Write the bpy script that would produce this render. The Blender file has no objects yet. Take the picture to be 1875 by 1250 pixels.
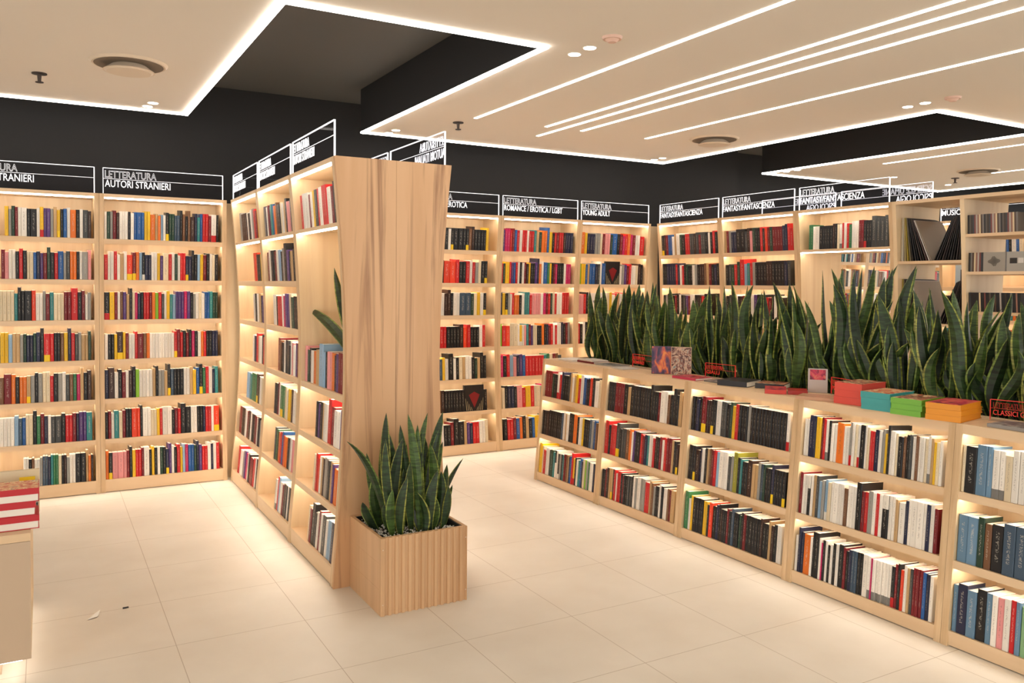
import bpy, math, random
from mathutils import Matrix, Vector, noise
random.seed(7)
SC = bpy.context.scene
COL = SC.collection

# ------------------------------------------------------------------ camera
YAW, PITCH, ROLL, FPX = 0.5165, 0.0308, 0.0083, 1511.36
F = Vector((math.sin(YAW) * math.cos(PITCH), math.cos(YAW) * math.cos(PITCH), -math.sin(PITCH)))
R0 = Vector((math.cos(YAW), -math.sin(YAW), 0)); U0 = R0.cross(F)
R = math.cos(ROLL) * R0 + math.sin(ROLL) * U0
U = -math.sin(ROLL) * R0 + math.cos(ROLL) * U0
cam = bpy.data.objects.new('camera', bpy.data.cameras.new('camera'))
COL.objects.link(cam)
cam.matrix_world = Matrix(((R.x, U.x, -F.x, 0), (R.y, U.y, -F.y, 0), (R.z, U.z, -F.z, 1.5), (0, 0, 0, 1)))
cam.data.sensor_width = 36
cam.data.lens = FPX / 1875 * 36
cam.data.shift_y = -57.32 / 1875
cam.data.clip_start = 0.05
SC.camera = cam

def proj(p):
    v = Vector(p) - Vector((0, 0, 1.5)); d = v.dot(F)
    return 937.5 + FPX * v.dot(R) / d, 567.7 - FPX * v.dot(U) / d, d

# ------------------------------------------------------------------ world, view and light levels
w = bpy.data.worlds.new('world'); SC.world = w; w.use_nodes = True
w.node_tree.nodes['Background'].inputs[0].default_value = (1.0, 0.97, 0.93, 1)
WORLD_S, LED_S, EDGE_S, LINE_S, DOWN_S, SIGN_S = 1.1, 9.5, 5.5, 4.0, 10.0, 0.45
w.node_tree.nodes['Background'].inputs[1].default_value = WORLD_S
SC.view_settings.view_transform = 'Standard'
SC.view_settings.look = 'None'
SC.view_settings.exposure = 1.15
SC.view_settings.gamma = 1.0
SC.view_settings.use_curve_mapping = False
SC.cycles.use_denoising = True
SC.cycles.max_bounces = 8
SC.cycles.diffuse_bounces = 4
SC.cycles.transparent_max_bounces = 24
SC.cycles.sample_clamp_indirect = 6

# ------------------------------------------------------------------ materials
def lin(c):
    return tuple(((x / 255) / 12.92 if x <= 10 else ((x / 255 + 0.055) / 1.055) ** 2.4) for x in c)

def mat(name, rgb=None, rough=0.5, emit=None, es=0.0, spec=0.5, metal=0.0):
    m = bpy.data.materials.new(name); m.use_nodes = True
    b = m.node_tree.nodes['Principled BSDF']
    if rgb is not None: b.inputs['Base Color'].default_value = (*lin(rgb), 1)
    b.inputs['Roughness'].default_value = rough
    b.inputs['Specular IOR Level'].default_value = spec
    b.inputs['Metallic'].default_value = metal
    if emit is not None:
        b.inputs['Emission Color'].default_value = (*lin(emit), 1)
        b.inputs['Emission Strength'].default_value = es
    return m

def N(m, t, **kw):
    n = m.node_tree.nodes.new(t)
    for k, v in kw.items():
        if k.startswith('i_'): n.inputs[k[2:].replace('_', ' ')].default_value = v
        else: setattr(n, k, v)
    return n

def L(m, a, b): m.node_tree.links.new(a, b)

def ramp(m, fac, stops):
    r = N(m, 'ShaderNodeValToRGB'); e = r.color_ramp.elements
    e[0].position, e[0].color = stops[0][0], (*lin(stops[0][1]), 1)
    e[1].position, e[1].color = stops[-1][0], (*lin(stops[-1][1]), 1)
    for p, c in stops[1:-1]:
        x = e.new(p); x.color = (*lin(c), 1)
    L(m, fac, r.inputs[0]); return r

def wood(name, scale, light, dark, streak=None, streak_amt=0.5, rough=0.45, ss=None):
    m = mat(name, rough=rough); b = m.node_tree.nodes['Principled BSDF']
    tc = N(m, 'ShaderNodeTexCoord'); mp = N(m, 'ShaderNodeMapping')
    mp.inputs['Scale'].default_value = scale
    L(m, tc.outputs['Object'], mp.inputs[0])
    n1 = N(m, 'ShaderNodeTexNoise'); n1.inputs['Scale'].default_value = 1.0; n1.inputs['Detail'].default_value = 5
    n1.inputs['Distortion'].default_value = 0.5
    L(m, mp.outputs[0], n1.inputs['Vector'])
    r = ramp(m, n1.outputs[0], [(0.32, dark), (0.5, tuple((a + c) / 2 for a, c in zip(light, dark))), (0.66, light)])
    out = r.outputs[0]
    if streak:
        mp2 = N(m, 'ShaderNodeMapping'); mp2.inputs['Scale'].default_value = ss or tuple(s * 0.42 for s in scale)
        mp2.inputs['Location'].default_value = (9.25, 2.7, 1.3)
        L(m, tc.outputs['Object'], mp2.inputs[0])
        n2 = N(m, 'ShaderNodeTexNoise'); n2.inputs['Detail'].default_value = 7; n2.inputs['Scale'].default_value = 1.0
        n2.inputs['Distortion'].default_value = 1.6; n2.inputs['Roughness'].default_value = 0.6
        L(m, mp2.outputs[0], n2.inputs['Vector'])
        r2 = ramp(m, n2.outputs[0], [(0.53, (0, 0, 0)), (0.64, (255, 255, 255))])
        mu = N(m, 'ShaderNodeMath', operation='MULTIPLY'); mu.inputs[1].default_value = streak_amt
        L(m, r2.outputs[0], mu.inputs[0])
        mx = N(m, 'ShaderNodeMix', data_type='RGBA'); L(m, mu.outputs[0], mx.inputs[0])
        L(m, out, mx.inputs[6]); mx.inputs[7].default_value = (*lin(streak), 1)
        out = mx.outputs[2]
    L(m, out, b.inputs['Base Color'])
    bp = N(m, 'ShaderNodeBump'); bp.inputs['Strength'].default_value = 0.05; bp.inputs['Distance'].default_value = 0.002
    L(m, n1.outputs[0], bp.inputs['Height']); L(m, bp.outputs[0], b.inputs['Normal'])
    return m

W_V = wood('maple_vertical', (9, 9, 0.7), (240, 216, 178), (226, 198, 156), (196, 150, 108), 0.25)
W_H = wood('maple_shelf', (0.9, 7, 9), (236, 208, 172), (222, 190, 150))
W_E = wood('plywood_edge', (45, 45, 0.9), (226, 196, 156), (205, 172, 130))
W_P = wood('end_panel_veneer', (5, 5, 0.5), (222, 180, 138), (204, 158, 114), (128, 80, 48), 0.62, ss=(6.5, 4.6, .30))
W_F = wood('fluted_wood', (9, 9, 0.8), (216, 176, 134), (196, 154, 112))
W_T = wood('island_top_wood', (7, 0.8, 9), (236, 212, 178), (222, 194, 156))
M_LED = mat('led_diffuser', (255, 255, 255), emit=(255, 244, 230), es=LED_S)
M_LEDT = mat('table_led', (255, 255, 255), emit=(255, 244, 230), es=3.0)
M_EDGE = mat('ceiling_edge_led', (255, 255, 255), emit=(255, 246, 236), es=EDGE_S)
M_LINE = mat('ceiling_line_led', (255, 255, 255), emit=(255, 246, 236), es=LINE_S)
M_DOWN = mat('downlight_lens', (255, 255, 255), emit=(255, 240, 225), es=DOWN_S)
M_SIGN = mat('lit_sign_white', (250, 250, 250), emit=(250, 250, 255), es=SIGN_S)
M_SIGNR = mat('lit_sign_red', (205, 52, 44), emit=(255, 60, 45), es=0.08)
M_WHITE = mat('ceiling_paint', (234, 226, 214), rough=0.9, spec=0.1)
M_DARK = mat('dark_wall_paint', (52, 51, 51), rough=0.75, spec=0.2)
M_DARK2 = mat('dark_upper_ceiling', (104, 104, 102), rough=0.7, spec=0.2)
M_BLACK = mat('black_plastic', (26, 26, 26), rough=0.5)
M_METAL = mat('dark_metal', (70, 60, 55), rough=0.4, metal=0.6)
M_VENT = mat('vent_enamel', (222, 205, 182), rough=0.45)
M_VENTD = mat('vent_slot_shade', (120, 106, 90), rough=0.7)  # darker enamel tone, shade of the diffuser slot put into the colour
M_PAGE = mat('paper_pages', (240, 234, 222), rough=0.9, spec=0.1)
M_TABLE = mat('pale_laminate', (196, 172, 146), rough=0.5)
M_SOIL = mat('dark_soil', (30, 24, 20), rough=1.0, spec=0.1)
M_GRAV = mat('white_pebbles', (232, 230, 224), rough=0.7)
M_YEL = mat('yellow_card', (245, 205, 30), rough=0.7)
M_PINK = mat('detector_shell', (226, 190, 172), rough=0.5)

# acrylic
M_GLASS = bpy.data.materials.new('clear_acrylic'); M_GLASS.use_nodes = True
nt = M_GLASS.node_tree; nt.nodes.clear()
o_ = nt.nodes.new('ShaderNodeOutputMaterial'); mx_ = nt.nodes.new('ShaderNodeMixShader')
tr_ = nt.nodes.new('ShaderNodeBsdfTransparent'); gl_ = nt.nodes.new('ShaderNodeBsdfGlossy'); lw_ = nt.nodes.new('ShaderNodeLayerWeight')
tr_.inputs[0].default_value = (0.93, 0.93, 0.95, 1); gl_.inputs['Roughness'].default_value = 0.0
lw_.inputs[0].default_value = 0.03
ge_ = nt.nodes.new('ShaderNodeNewGeometry'); iv_ = nt.nodes.new('ShaderNodeMath'); iv_.operation = 'SUBTRACT'; iv_.inputs[0].default_value = 1
mu_ = nt.nodes.new('ShaderNodeMath'); mu_.operation = 'MULTIPLY'
nt.links.new(ge_.outputs['Backfacing'], iv_.inputs[1]); nt.links.new(iv_.outputs[0], mu_.inputs[0]); nt.links.new(lw_.outputs['Fresnel'], mu_.inputs[1])
nt.links.new(mu_.outputs[0], mx_.inputs[0]); nt.links.new(tr_.outputs[0], mx_.inputs[1])
nt.links.new(gl_.outputs[0], mx_.inputs[2]); nt.links.new(mx_.outputs[0], o_.inputs[0])

# floor tiles
M_FLOOR = mat('floor_tiles', rough=0.42, spec=0.35); m = M_FLOOR
b = m.node_tree.nodes['Principled BSDF']; geo = N(m, 'ShaderNodeTexCoord')
sx = N(m, 'ShaderNodeSeparateXYZ'); L(m, geo.outputs['Object'], sx.inputs[0])
def seam(out, off, step):
    a = N(m, 'ShaderNodeMath', operation='SUBTRACT'); L(m, out, a.inputs[0]); a.inputs[1].default_value = off - step / 2
    c = N(m, 'ShaderNodeMath', operation='WRAP'); L(m, a.outputs[0], c.inputs[0]); c.inputs[1].default_value = step; c.inputs[2].default_value = 0
    d = N(m, 'ShaderNodeMath', operation='SUBTRACT'); L(m, c.outputs[0], d.inputs[0]); d.inputs[1].default_value = step / 2
    e = N(m, 'ShaderNodeMath', operation='ABSOLUTE'); L(m, d.outputs[0], e.inputs[0])
    f = N(m, 'ShaderNodeMath', operation='LESS_THAN'); L(m, e.outputs[0], f.inputs[0]); f.inputs[1].default_value = 0.0016
    return f.outputs[0]
sa = seam(sx.outputs[0], 0.466, 0.5355); sb = seam(sx.outputs[1], 2.551, 0.5275)
mxs = N(m, 'ShaderNodeMath', operation='MAXIMUM'); L(m, sa, mxs.inputs[0]); L(m, sb, mxs.inputs[1])
nz = N(m, 'ShaderNodeTexNoise'); nz.inputs['Scale'].default_value = 2.2; nz.inputs['Detail'].default_value = 6
L(m, geo.outputs['Object'], nz.inputs['Vector'])
rr = ramp(m, nz.outputs[0], [(0.3, (220, 212, 198)), (0.7, (232, 226, 214))])
mg = N(m, 'ShaderNodeMath', operation='MULTIPLY'); mg.inputs[1].default_value = 0.55; L(m, mxs.outputs[0], mg.inputs[0])
mm = N(m, 'ShaderNodeMix', data_type='RGBA'); L(m, mg.outputs[0], mm.inputs[0]); L(m, rr.outputs[0], mm.inputs[6])
mm.inputs[7].default_value = (*lin((150, 128, 102)), 1); L(m, mm.outputs[2], b.inputs['Base Color'])

# books: colour attribute plus faint title marks along the spine
def book_mat():
    m = mat('book_cover', rough=0.38, spec=0.4); b = m.node_tree.nodes['Principled BSDF']
    at = N(m, 'ShaderNodeAttribute', attribute_name='Col'); uv = N(m, 'ShaderNodeUVMap', uv_map='UV')
    s = N(m, 'ShaderNodeSeparateXYZ'); L(m, uv.outputs[0], s.inputs[0])
    # title mark: x within the middle of the spine, y between limits, broken up by noise
    d = N(m, 'ShaderNodeMath', operation='SUBTRACT'); L(m, s.outputs[0], d.inputs[0]); d.inputs[1].default_value = 0.5
    a = N(m, 'ShaderNodeMath', operation='ABSOLUTE'); L(m, d.outputs[0], a.inputs[0])
    x = N(m, 'ShaderNodeMath', operation='LESS_THAN'); L(m, a.outputs[0], x.inputs[0]); x.inputs[1].default_value = 0.17
    sc = N(m, 'ShaderNodeVectorMath', operation='MULTIPLY'); L(m, uv.outputs[0], sc.inputs[0]); sc.inputs[1].default_value = (5, 42, 1)
    at2 = N(m, 'ShaderNodeVectorMath', operation='ADD'); L(m, sc.outputs[0], at2.inputs[0])
    ca = N(m, 'ShaderNodeVectorMath', operation='SCALE'); L(m, at.outputs['Color'], ca.inputs[0]); ca.inputs['Scale'].default_value = 37
    L(m, ca.outputs[0], at2.inputs[1])
    n = N(m, 'ShaderNodeTexNoise'); n.inputs['Scale'].default_value = 1.0; n.inputs['Detail'].default_value = 1; L(m, at2.outputs[0], n.inputs['Vector'])
    g = N(m, 'ShaderNodeMath', operation='GREATER_THAN'); L(m, n.outputs[0], g.inputs[0]); g.inputs[1].default_value = 0.52
    lo = N(m, 'ShaderNodeMath', operation='GREATER_THAN'); L(m, s.outputs[1], lo.inputs[0]); lo.inputs[1].default_value = 0.22
    hi = N(m, 'ShaderNodeMath', operation='LESS_THAN'); L(m, s.outputs[1], hi.inputs[0]); hi.inputs[1].default_value = 0.86
    p = x.outputs[0]
    for q in (g, lo, hi):
        k = N(m, 'ShaderNodeMath', operation='MULTIPLY'); L(m, p, k.inputs[0]); L(m, q.outputs[0], k.inputs[1]); p = k.outputs[0]
    f = N(m, 'ShaderNodeMath', operation='MULTIPLY'); L(m, p, f.inputs[0]); f.inputs[1].default_value = 0.34
    bw = N(m, 'ShaderNodeRGBToBW'); L(m, at.outputs['Color'], bw.inputs[0])
    th = N(m, 'ShaderNodeMath', operation='LESS_THAN'); L(m, bw.outputs[0], th.inputs[0]); th.inputs[1].default_value = 0.3
    tc = N(m, 'ShaderNodeMix', data_type='RGBA'); L(m, th.outputs[0], tc.inputs[0])
    tc.inputs[6].default_value = (0.12, 0.09, 0.08, 1); tc.inputs[7].default_value = (0.72, 0.66, 0.56, 1)
    mx = N(m, 'ShaderNodeMix', data_type='RGBA'); L(m, f.outputs[0], mx.inputs[0]); L(m, at.outputs['Color'], mx.inputs[6]); L(m, tc.outputs[2], mx.inputs[7])
    L(m, mx.outputs[2], b.inputs['Base Color'])
    return m
M_BOOK = book_mat()

def attr_mat(name, rough, band=None):
    m = mat(name, rough=rough, spec=0.4); b = m.node_tree.nodes['Principled BSDF']
    at = N(m, 'ShaderNodeAttribute', attribute_name='Col'); out = at.outputs['Color']
    if band:
        tc = N(m, 'ShaderNodeTexCoord'); mp = N(m, 'ShaderNodeMapping'); mp.inputs['Scale'].default_value = (14, 14, 70)
        L(m, tc.outputs['Object'], mp.inputs[0])
        n = N(m, 'ShaderNodeTexNoise'); n.inputs['Scale'].default_value = 1.0; n.inputs['Detail'].default_value = 3; n.inputs['Distortion'].default_value = 1
        L(m, mp.outputs[0], n.inputs['Vector'])
        r = ramp(m, n.outputs[0], [(0.38, (165, 165, 165)), (0.62, (255, 255, 255))])
        mx = N(m, 'ShaderNodeMix', data_type='RGBA', blend_type='MULTIPLY'); mx.inputs[0].default_value = 1
        L(m, out, mx.inputs[6]); L(m, r.outputs[0], mx.inputs[7]); out = mx.outputs[2]
    L(m, out, b.inputs['Base Color']); return m
M_LEAF = attr_mat('snake_plant_leaf', 0.42, True)

def art_mat(name, stops, scale=(9, 9, 9), dist=2.0, seed=0.0):
    m = mat(name, rough=0.35); tc = N(m, 'ShaderNodeTexCoord'); mp = N(m, 'ShaderNodeMapping')
    mp.inputs['Scale'].default_value = scale; mp.inputs['Location'].default_value = (seed, seed * 2, seed * 3)
    L(m, tc.outputs['Object'], mp.inputs[0])
    n = N(m, 'ShaderNodeTexNoise'); n.inputs['Scale'].default_value = 1; n.inputs['Detail'].default_value = 4; n.inputs['Distortion'].default_value = dist
    L(m, mp.outputs[0], n.inputs['Vector']); r = ramp(m, n.outputs[0], stops)
    L(m, r.outputs[0], m.node_tree.nodes['Principled BSDF'].inputs['Base Color']); return m

# ------------------------------------------------------------------ mesh helpers
class MB:
    def __init__(s): s.v = []; s.f = []; s.c = []; s.uv = []; s.m = []
    def quad(s, pts, col=None, uv=None, mi=0):
        i = len(s.v); s.v += [tuple(p) for p in pts]; s.f.append(tuple(range(i, i + len(pts))))
        s.c.append(col); s.uv.append(uv); s.m.append(mi)
    def box(s, x0, x1, y0, y1, z0, z1, M=None, col=None, mi=0):
        P = [Vector((x, y, z)) for x in (x0, x1) for y in (y0, y1) for z in (z0, z1)]
        if M is not None: P = [M @ p for p in P]
        for q in ((0, 1, 3, 2), (4, 6, 7, 5), (0, 4, 5, 1), (2, 3, 7, 6), (0, 2, 6, 4), (1, 5, 7, 3)):
            s.quad([P[k] for k in q], col, None, mi)
        return s
    def prism(s, poly, a0, a1, axis=0, mi=0):
        # poly of (u, v); extruded along axis
        def P(u, v, a): return (a, u, v) if axis == 0 else ((u, a, v) if axis == 1 else (u, v, a))
        i = len(s.v); n = len(poly)
        s.v += [P(u, v, a0) for u, v in poly] + [P(u, v, a1) for u, v in poly]
        fs = [tuple(range(i, i + n)), tuple(range(i + 2 * n - 1, i + n - 1, -1))]
        fs += [(i + k, i + n + k, i + n + (k + 1) % n, i + (k + 1) % n) for k in range(n)]
        for f in fs: s.f.append(f); s.c.append(None); s.uv.append(None); s.m.append(mi)
        return s
    def disc(s, cx, cy, z0, z1, r0, r1=None, n=28, cap=True, mi=0):
        r1 = r0 if r1 is None else r1; i = len(s.v)
        s.v += [(cx + r0 * math.cos(2 * math.pi * k / n), cy + r0 * math.sin(2 * math.pi * k / n), z0) for k in range(n)]
        s.v += [(cx + r1 * math.cos(2 * math.pi * k / n), cy + r1 * math.sin(2 * math.pi * k / n), z1) for k in range(n)]
        fs = [(i + k, i + (k + 1) % n, i + n + (k + 1) % n, i + n + k) for k in range(n)]
        if cap: fs += [tuple(range(i + n - 1, i - 1, -1)), tuple(range(i + n, i + 2 * n))]
        for f in fs: s.f.append(f); s.c.append(None); s.uv.append(None); s.m.append(mi)
        return s
    def mesh(s, name, mats):
        me = bpy.data.meshes.new(name); me.from_pydata(s.v, [], s.f)
        for q in (mats if isinstance(mats, (list, tuple)) else [mats]): me.materials.append(q)
        if any(s.m): me.polygons.foreach_set('material_index', s.m)
        if any(c is not None for c in s.c) or any(u is not None for u in s.uv):
            ca = me.color_attributes.new('Col', 'FLOAT_COLOR', 'CORNER'); uvl = me.uv_layers.new(name='UV')
            cc = []; uu = []
            for f, c, u in zip(s.f, s.c, s.uv):
                n = len(f)
                if c is None: c = (0.8, 0.8, 0.8)
                if c and isinstance(c[0], (tuple, list)): 
                    for q in c: cc += [*q[:3], 1]
                else: cc += [*c[:3], 1] * n
                if u is None: uu += [0, 0] * n
                else:
                    for q in u: uu += [*q]
            ca.data.foreach_set('color', cc); uvl.data.foreach_set('uv', uu)
        me.update(); return me
    def obj(s, name, mats, parent=None, M=None):
        return mk(name, s.mesh(name, mats), parent, M)

def mk(name, me, parent=None, M=None):
    o = bpy.data.objects.new(name, me); COL.objects.link(o)
    if parent is not None: o.parent = parent
    if M is not None: o.matrix_local = M
    return o

def tag(o, label, cat, group=None, kind=None):
    if label: o['label'] = label
    if cat: o['category'] = cat
    if group: o['group'] = group
    if kind: o['kind'] = kind
    return o

def thing(name, label, cat, M=None, group=None):
    o = bpy.data.objects.new(name, None); COL.objects.link(o)
    o.empty_display_size = 0.05
    if M is not None: o.matrix_world = M
    return tag(o, label, cat, group)

def struct(name, mb, mats, M=None):
    o = mb.obj(name, mats, None, M); o['kind'] = 'structure'; return o

def T(x, y, z=0, rz=0): return Matrix.Translation((x, y, z)) @ Matrix.Rotation(rz, 4, 'Z')
WEST = -math.pi / 2          # a case facing -X: local x runs to -Y, local y to +X
EAST = math.pi / 2

# ------------------------------------------------------------------ room
struct('floor', MB().box(-7, 16, -5, 7.3, -0.05, 0), M_FLOOR)
ZC, ZU = 2.70, 3.03
cb = MB()
def cblock(x0, x1, y0, y1):
    a = [(x0, y0), (x1, y0), (x1, y1), (x0, y1)]
    cb.quad([(p[0], p[1], ZC) for p in reversed(a)], mi=0)
    cb.quad([(p[0], p[1], ZU) for p in a], mi=1)
    for k in range(4):
        p, q = a[k], a[(k + 1) % 4]
        cb.quad([(p[0], p[1], ZC), (q[0], q[1], ZC), (q[0], q[1], ZU), (p[0], p[1], ZU)], mi=1)
YB, YF = 6.31, 3.574
for a in ((-7, .907, -5, YB), (.907, 2.193, -5, YF), (2.193, 5.265, -5, YB), (5.265, 6.6, -5, 3.475), (6.6, 9.62, -5, YB), (9.62, 11, -5, 3.475), (11, 16, -5, YB)):
    cblock(*a)
struct('ceiling', cb, [M_WHITE, M_DARK])
struct('ceiling', MB().box(-7, 16, 3, 7.4, ZU + .002, ZU + .06), M_DARK2)
struct('wall_back', MB().box(-7, 6.765, 6.83, 7.2, 0, ZU), M_DARK)
struct('wall_back', MB().box(6.765, 16, 7.0, 7.3, 0, ZU), M_DARK)
struct('trim_1', MB().box(1.208, 1.36, 6.56, 6.585, 0, 2.10), W_V)

struct('trim_2', MB().box(5.269, 5.42, 6.56, 6.585, 0, 2.10), W_V)

def led_run(name, x0, y0, x1, y1, label, group, m, wd=.024, z0=ZC - .014):
    mb = MB().box(min(x0, x1), max(x0, x1), min(y0, y1), max(y0, y1), z0, ZC)
    o = mb.obj(name, m); return tag(o, label, 'light strip', group)
h = .024
edges = [(-7, YB - h, .907, YB, 'white LED strip along ceiling edge above the left wall bookcases'),
 (.907 - h, YF, .907, YB, 'white LED strip on left side of the dark ceiling recess'),
 (.907 - h, YF - h, 2.193 + h, YF, 'white LED strip on near edge of the dark ceiling recess'),
 (2.193, YF, 2.193 + h, YB, 'white LED strip on right side of the dark ceiling recess'),
 (2.193, YB - h, 5.265, YB, 'white LED strip along ceiling edge above the erotica and young adult cases'),
 (5.265 - h, 3.475, 5.265, YB, 'white LED strip on ceiling edge running over the fantasy bookcases'),
 (5.265 - h, 3.475 - h, 6.6 + h, 3.475, 'short white LED strip on near edge of the second dark recess'),
 (6.6, 3.475, 6.6 + h, YB, 'white LED strip on far side of the second dark recess'),
 (6.6, YB - h, 9.62, YB, 'white LED strip on the back edge of the farthest ceiling panel'),
 (9.62 - h, 3.475, 9.62, YB, 'white LED strip on the right edge of the farthest ceiling panel')]
for x0, y0, x1, y1, lb in edges:
    led_run('ceiling_edge_light', x0, y0, x1, y1, lb, 'LED strips edging the ceiling', M_EDGE)
lines = [(2.724, 5.356, 'recessed ceiling light line nearest the twin round downlights'),
 (3.3265, 5.356, 'first of the three close parallel ceiling light lines'),
 (3.4736, 5.724, 'middle of three close parallel ceiling light lines, reaching farthest back'),
 (3.6517, 5.356, 'third of the three close parallel ceiling light lines'),
 (4.283, 5.356, 'lone ceiling light line beside the round air diffuser'),
 (7.08, 5.21, 'ceiling light line on the farthest ceiling panel'),
 (8.57, 5.13, 'short ceiling light line next to the farthest air diffuser')]
for x, y, lb in lines:
    led_run('ceiling_light_line', x - .012, .3, x + .012, y, lb, 'ceiling light lines', M_LINE, z0=ZC - .004)

for (x, y), lb in zip([(.65, 6.045), (.629, 6.178), (2.41, 3.608), (2.41, 3.47), (2.401, 6.236), (2.406, 6.097), (4.985, 3.497), (4.977, 3.367), (6.725, 6.09), (6.723, 5.945), (5.06, 6.196), (5.06, 6.076), (8.025, 5.774), (9.126, 5.863)],
   ['nearer round downlight in the pair above the left wall cases', 'farther round downlight in the pair above the left wall cases',
    'farther of two large round downlights beside the dark recess corner', 'nearer of two large round downlights beside the dark recess corner',
    'farther round downlight at the ceiling corner above the end panel', 'nearer round downlight at the ceiling corner above the end panel',
    'farther round downlight near the tip of the second recess', 'nearer round downlight near the tip of the second recess',
    'farther round downlight at the corner of the farthest ceiling panel', 'nearer round downlight at the corner of the farthest ceiling panel',
    'farther round downlight above the young adult sign', 'nearer round downlight above the young adult sign',
    'lone round downlight over the third fantasy sign', 'lone round downlight over the record case']):
    if lb.startswith('nearer round downlight in the pair') : pass
    t = thing('downlight', lb, 'downlight', T(x, y, ZC), 'round ceiling downlights')
    MB().disc(0, 0, -.004, 0, .031).obj('lens', M_DOWN, t)
    r_ = MB(); r_.disc(0, 0, -.003, 0, .037, n=28); r_.obj('trim_ring', M_WHITE, t)
for (x, y, r), lb in zip([(.42, 5.03, .2), (4.76, 5.07, .2), (8.28, 5.0, .2)],
    ['round ceiling air diffuser above the left wall bookcases', 'round ceiling air diffuser beside the lone light line', 'round air diffuser on the farthest ceiling panel']):
    t = thing('air_diffuser', lb, 'air vent', T(x, y, ZC), 'round air diffusers')
    MB().disc(0, 0, -.012, 0, r * .93, r, 48).obj('outer_ring', M_VENT, t)
    MB().disc(0, 0, -.0135, -.012, r * .88, r * .88, 48).obj('gap', M_VENTD, t)  # solid disc coloured dark to stand in for the slot's shade
    c = MB(); c.disc(0, 0, -.046, -.0135, r * .66, r * .44, 48); c.obj('cone', M_VENT, t)
    c = MB(); c.disc(0, 0, -.052, -.046, r * .56, r * .62, 40); c.obj('hub', M_VENT, t)
for (x, y), lb in zip([(-.01, 5.543), (2.687, 5.563), (8.646, 5.475)], ['dark sprinkler head hanging above the left wall cases', 'dark sprinkler head beside the start of the first light line', 'dark sprinkler head on the farthest ceiling panel']):
    t = thing('sprinkler_head', lb, 'sprinkler', T(x, y, ZC), 'ceiling sprinklers')
    MB().disc(0, 0, -.006, 0, .04).obj('rosette', M_METAL, t)
    MB().disc(0, 0, -.05, -.006, .009, .012, 12).obj('stem', M_METAL, t)
    MB().disc(0, 0, -.054, -.05, .022, .022, 16).obj('deflector', M_METAL, t)
for (x, y), lb in zip([(2.402, 3.27), (4.981, 3.182)], ['pale smoke detector beside the two large downlights', 'pale smoke detector near the second recess tip']):
    t = thing('smoke_detector', lb, 'smoke detector', T(x, y, ZC), 'smoke detectors')
    MB().disc(0, 0, -.012, 0, .045, .05).obj('base', M_PINK, t); MB().disc(0, 0, -.026, -.012, .02, .034).obj('sensor_cap', M_PINK, t)

# ------------------------------------------------------------------ bookcases
H = 2.117
def hour(z): return .066 * (1 - min(1, abs((z - 1.1) / 1.05)) ** 1.7)
def lean(z): return .075 * z / .93
LV = [.09, .375, .66, .94, 1.225, 1.51, 1.80]
LK = [.065, .358, .648]
TP = .03
def slope(prof, z):
    return (prof(z + .12) - prof(z + .06)) / .06 * .9
def board(mb, x0, x1, y0, y1, z, th, sl):
    # a shelf that dips or rises towards the back, square to the leaning front
    dz = -(y1 - y0) * sl
    return mb.prism([(y0, z - th), (y1, z - th + dz), (y1, z + dz), (y0, z)], x0, x1, 0)

def bookcase(label, M, W, prof=hour, D=.315, H=H, levels=LV, skip=(), group='tall bookcases', lit=(), back=True, strips=True, name='bookcase', topw=None, tilt=True):
    t = thing(name, label, 'bookcase', M, group)
    n = 16
    front = [(prof(H * k / n), H * k / n) for k in range(n + 1)]
    poly = front + [(D, H), (D, 0)]
    for x in (.0008, W - TP - .0008):
        sp = MB().prism(poly, x, x + TP, 0)
        for k in range(2, 2 + n): sp.m[k] = 1
        sp.obj('side_panel', [W_V, W_E], t)
    MB().box(TP, W - TP, prof(H), D, H - .024, H).obj('top_panel', topw or W_H, t)
    if back: MB().box(TP, W - TP, D - .012, D, .0, H - .024).obj('back_panel', W_V, t)
    MB().box(TP, W - TP, prof(.04) + .006, prof(.04) + .024, .004, levels[0] - .02).obj('plinth', W_H, t)
    for k, z in enumerate(levels):
        if k in skip: continue
        p = prof(z)
        sh = board(MB(), TP, W - TP, p + .002, D - (.012 if back else 0), z, .02, slope(prof, z) if tilt else 0)
        lip = k > 0 and k not in lit
        if lip: sh.box(TP, W - TP, p + .002, p + .010, z - .034, z - .02)
        sh.obj('shelf', W_H, t)
        if k > 0 and strips:
            MB().box(TP + .004, W - TP - .004, p + .016, p + .028, z - .028, z - .02).obj('led_strip', M_LED, t)
    if strips:
        p = prof(H)
        if not levels[0] > .08: MB().box(TP, W - TP, p + .001, p + .006, H - .042, H - .024).obj('front_lip', W_H, t)
        MB().box(TP + .004, W - TP - .004, p + .006, p + .02, H - .034, H - .024).obj('led_strip', M_LED, t)
    return t

LANE = []      # every shelf row to be filled: (unit key, row no., matrix, x0, x1, y(depth of spine), z)
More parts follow.
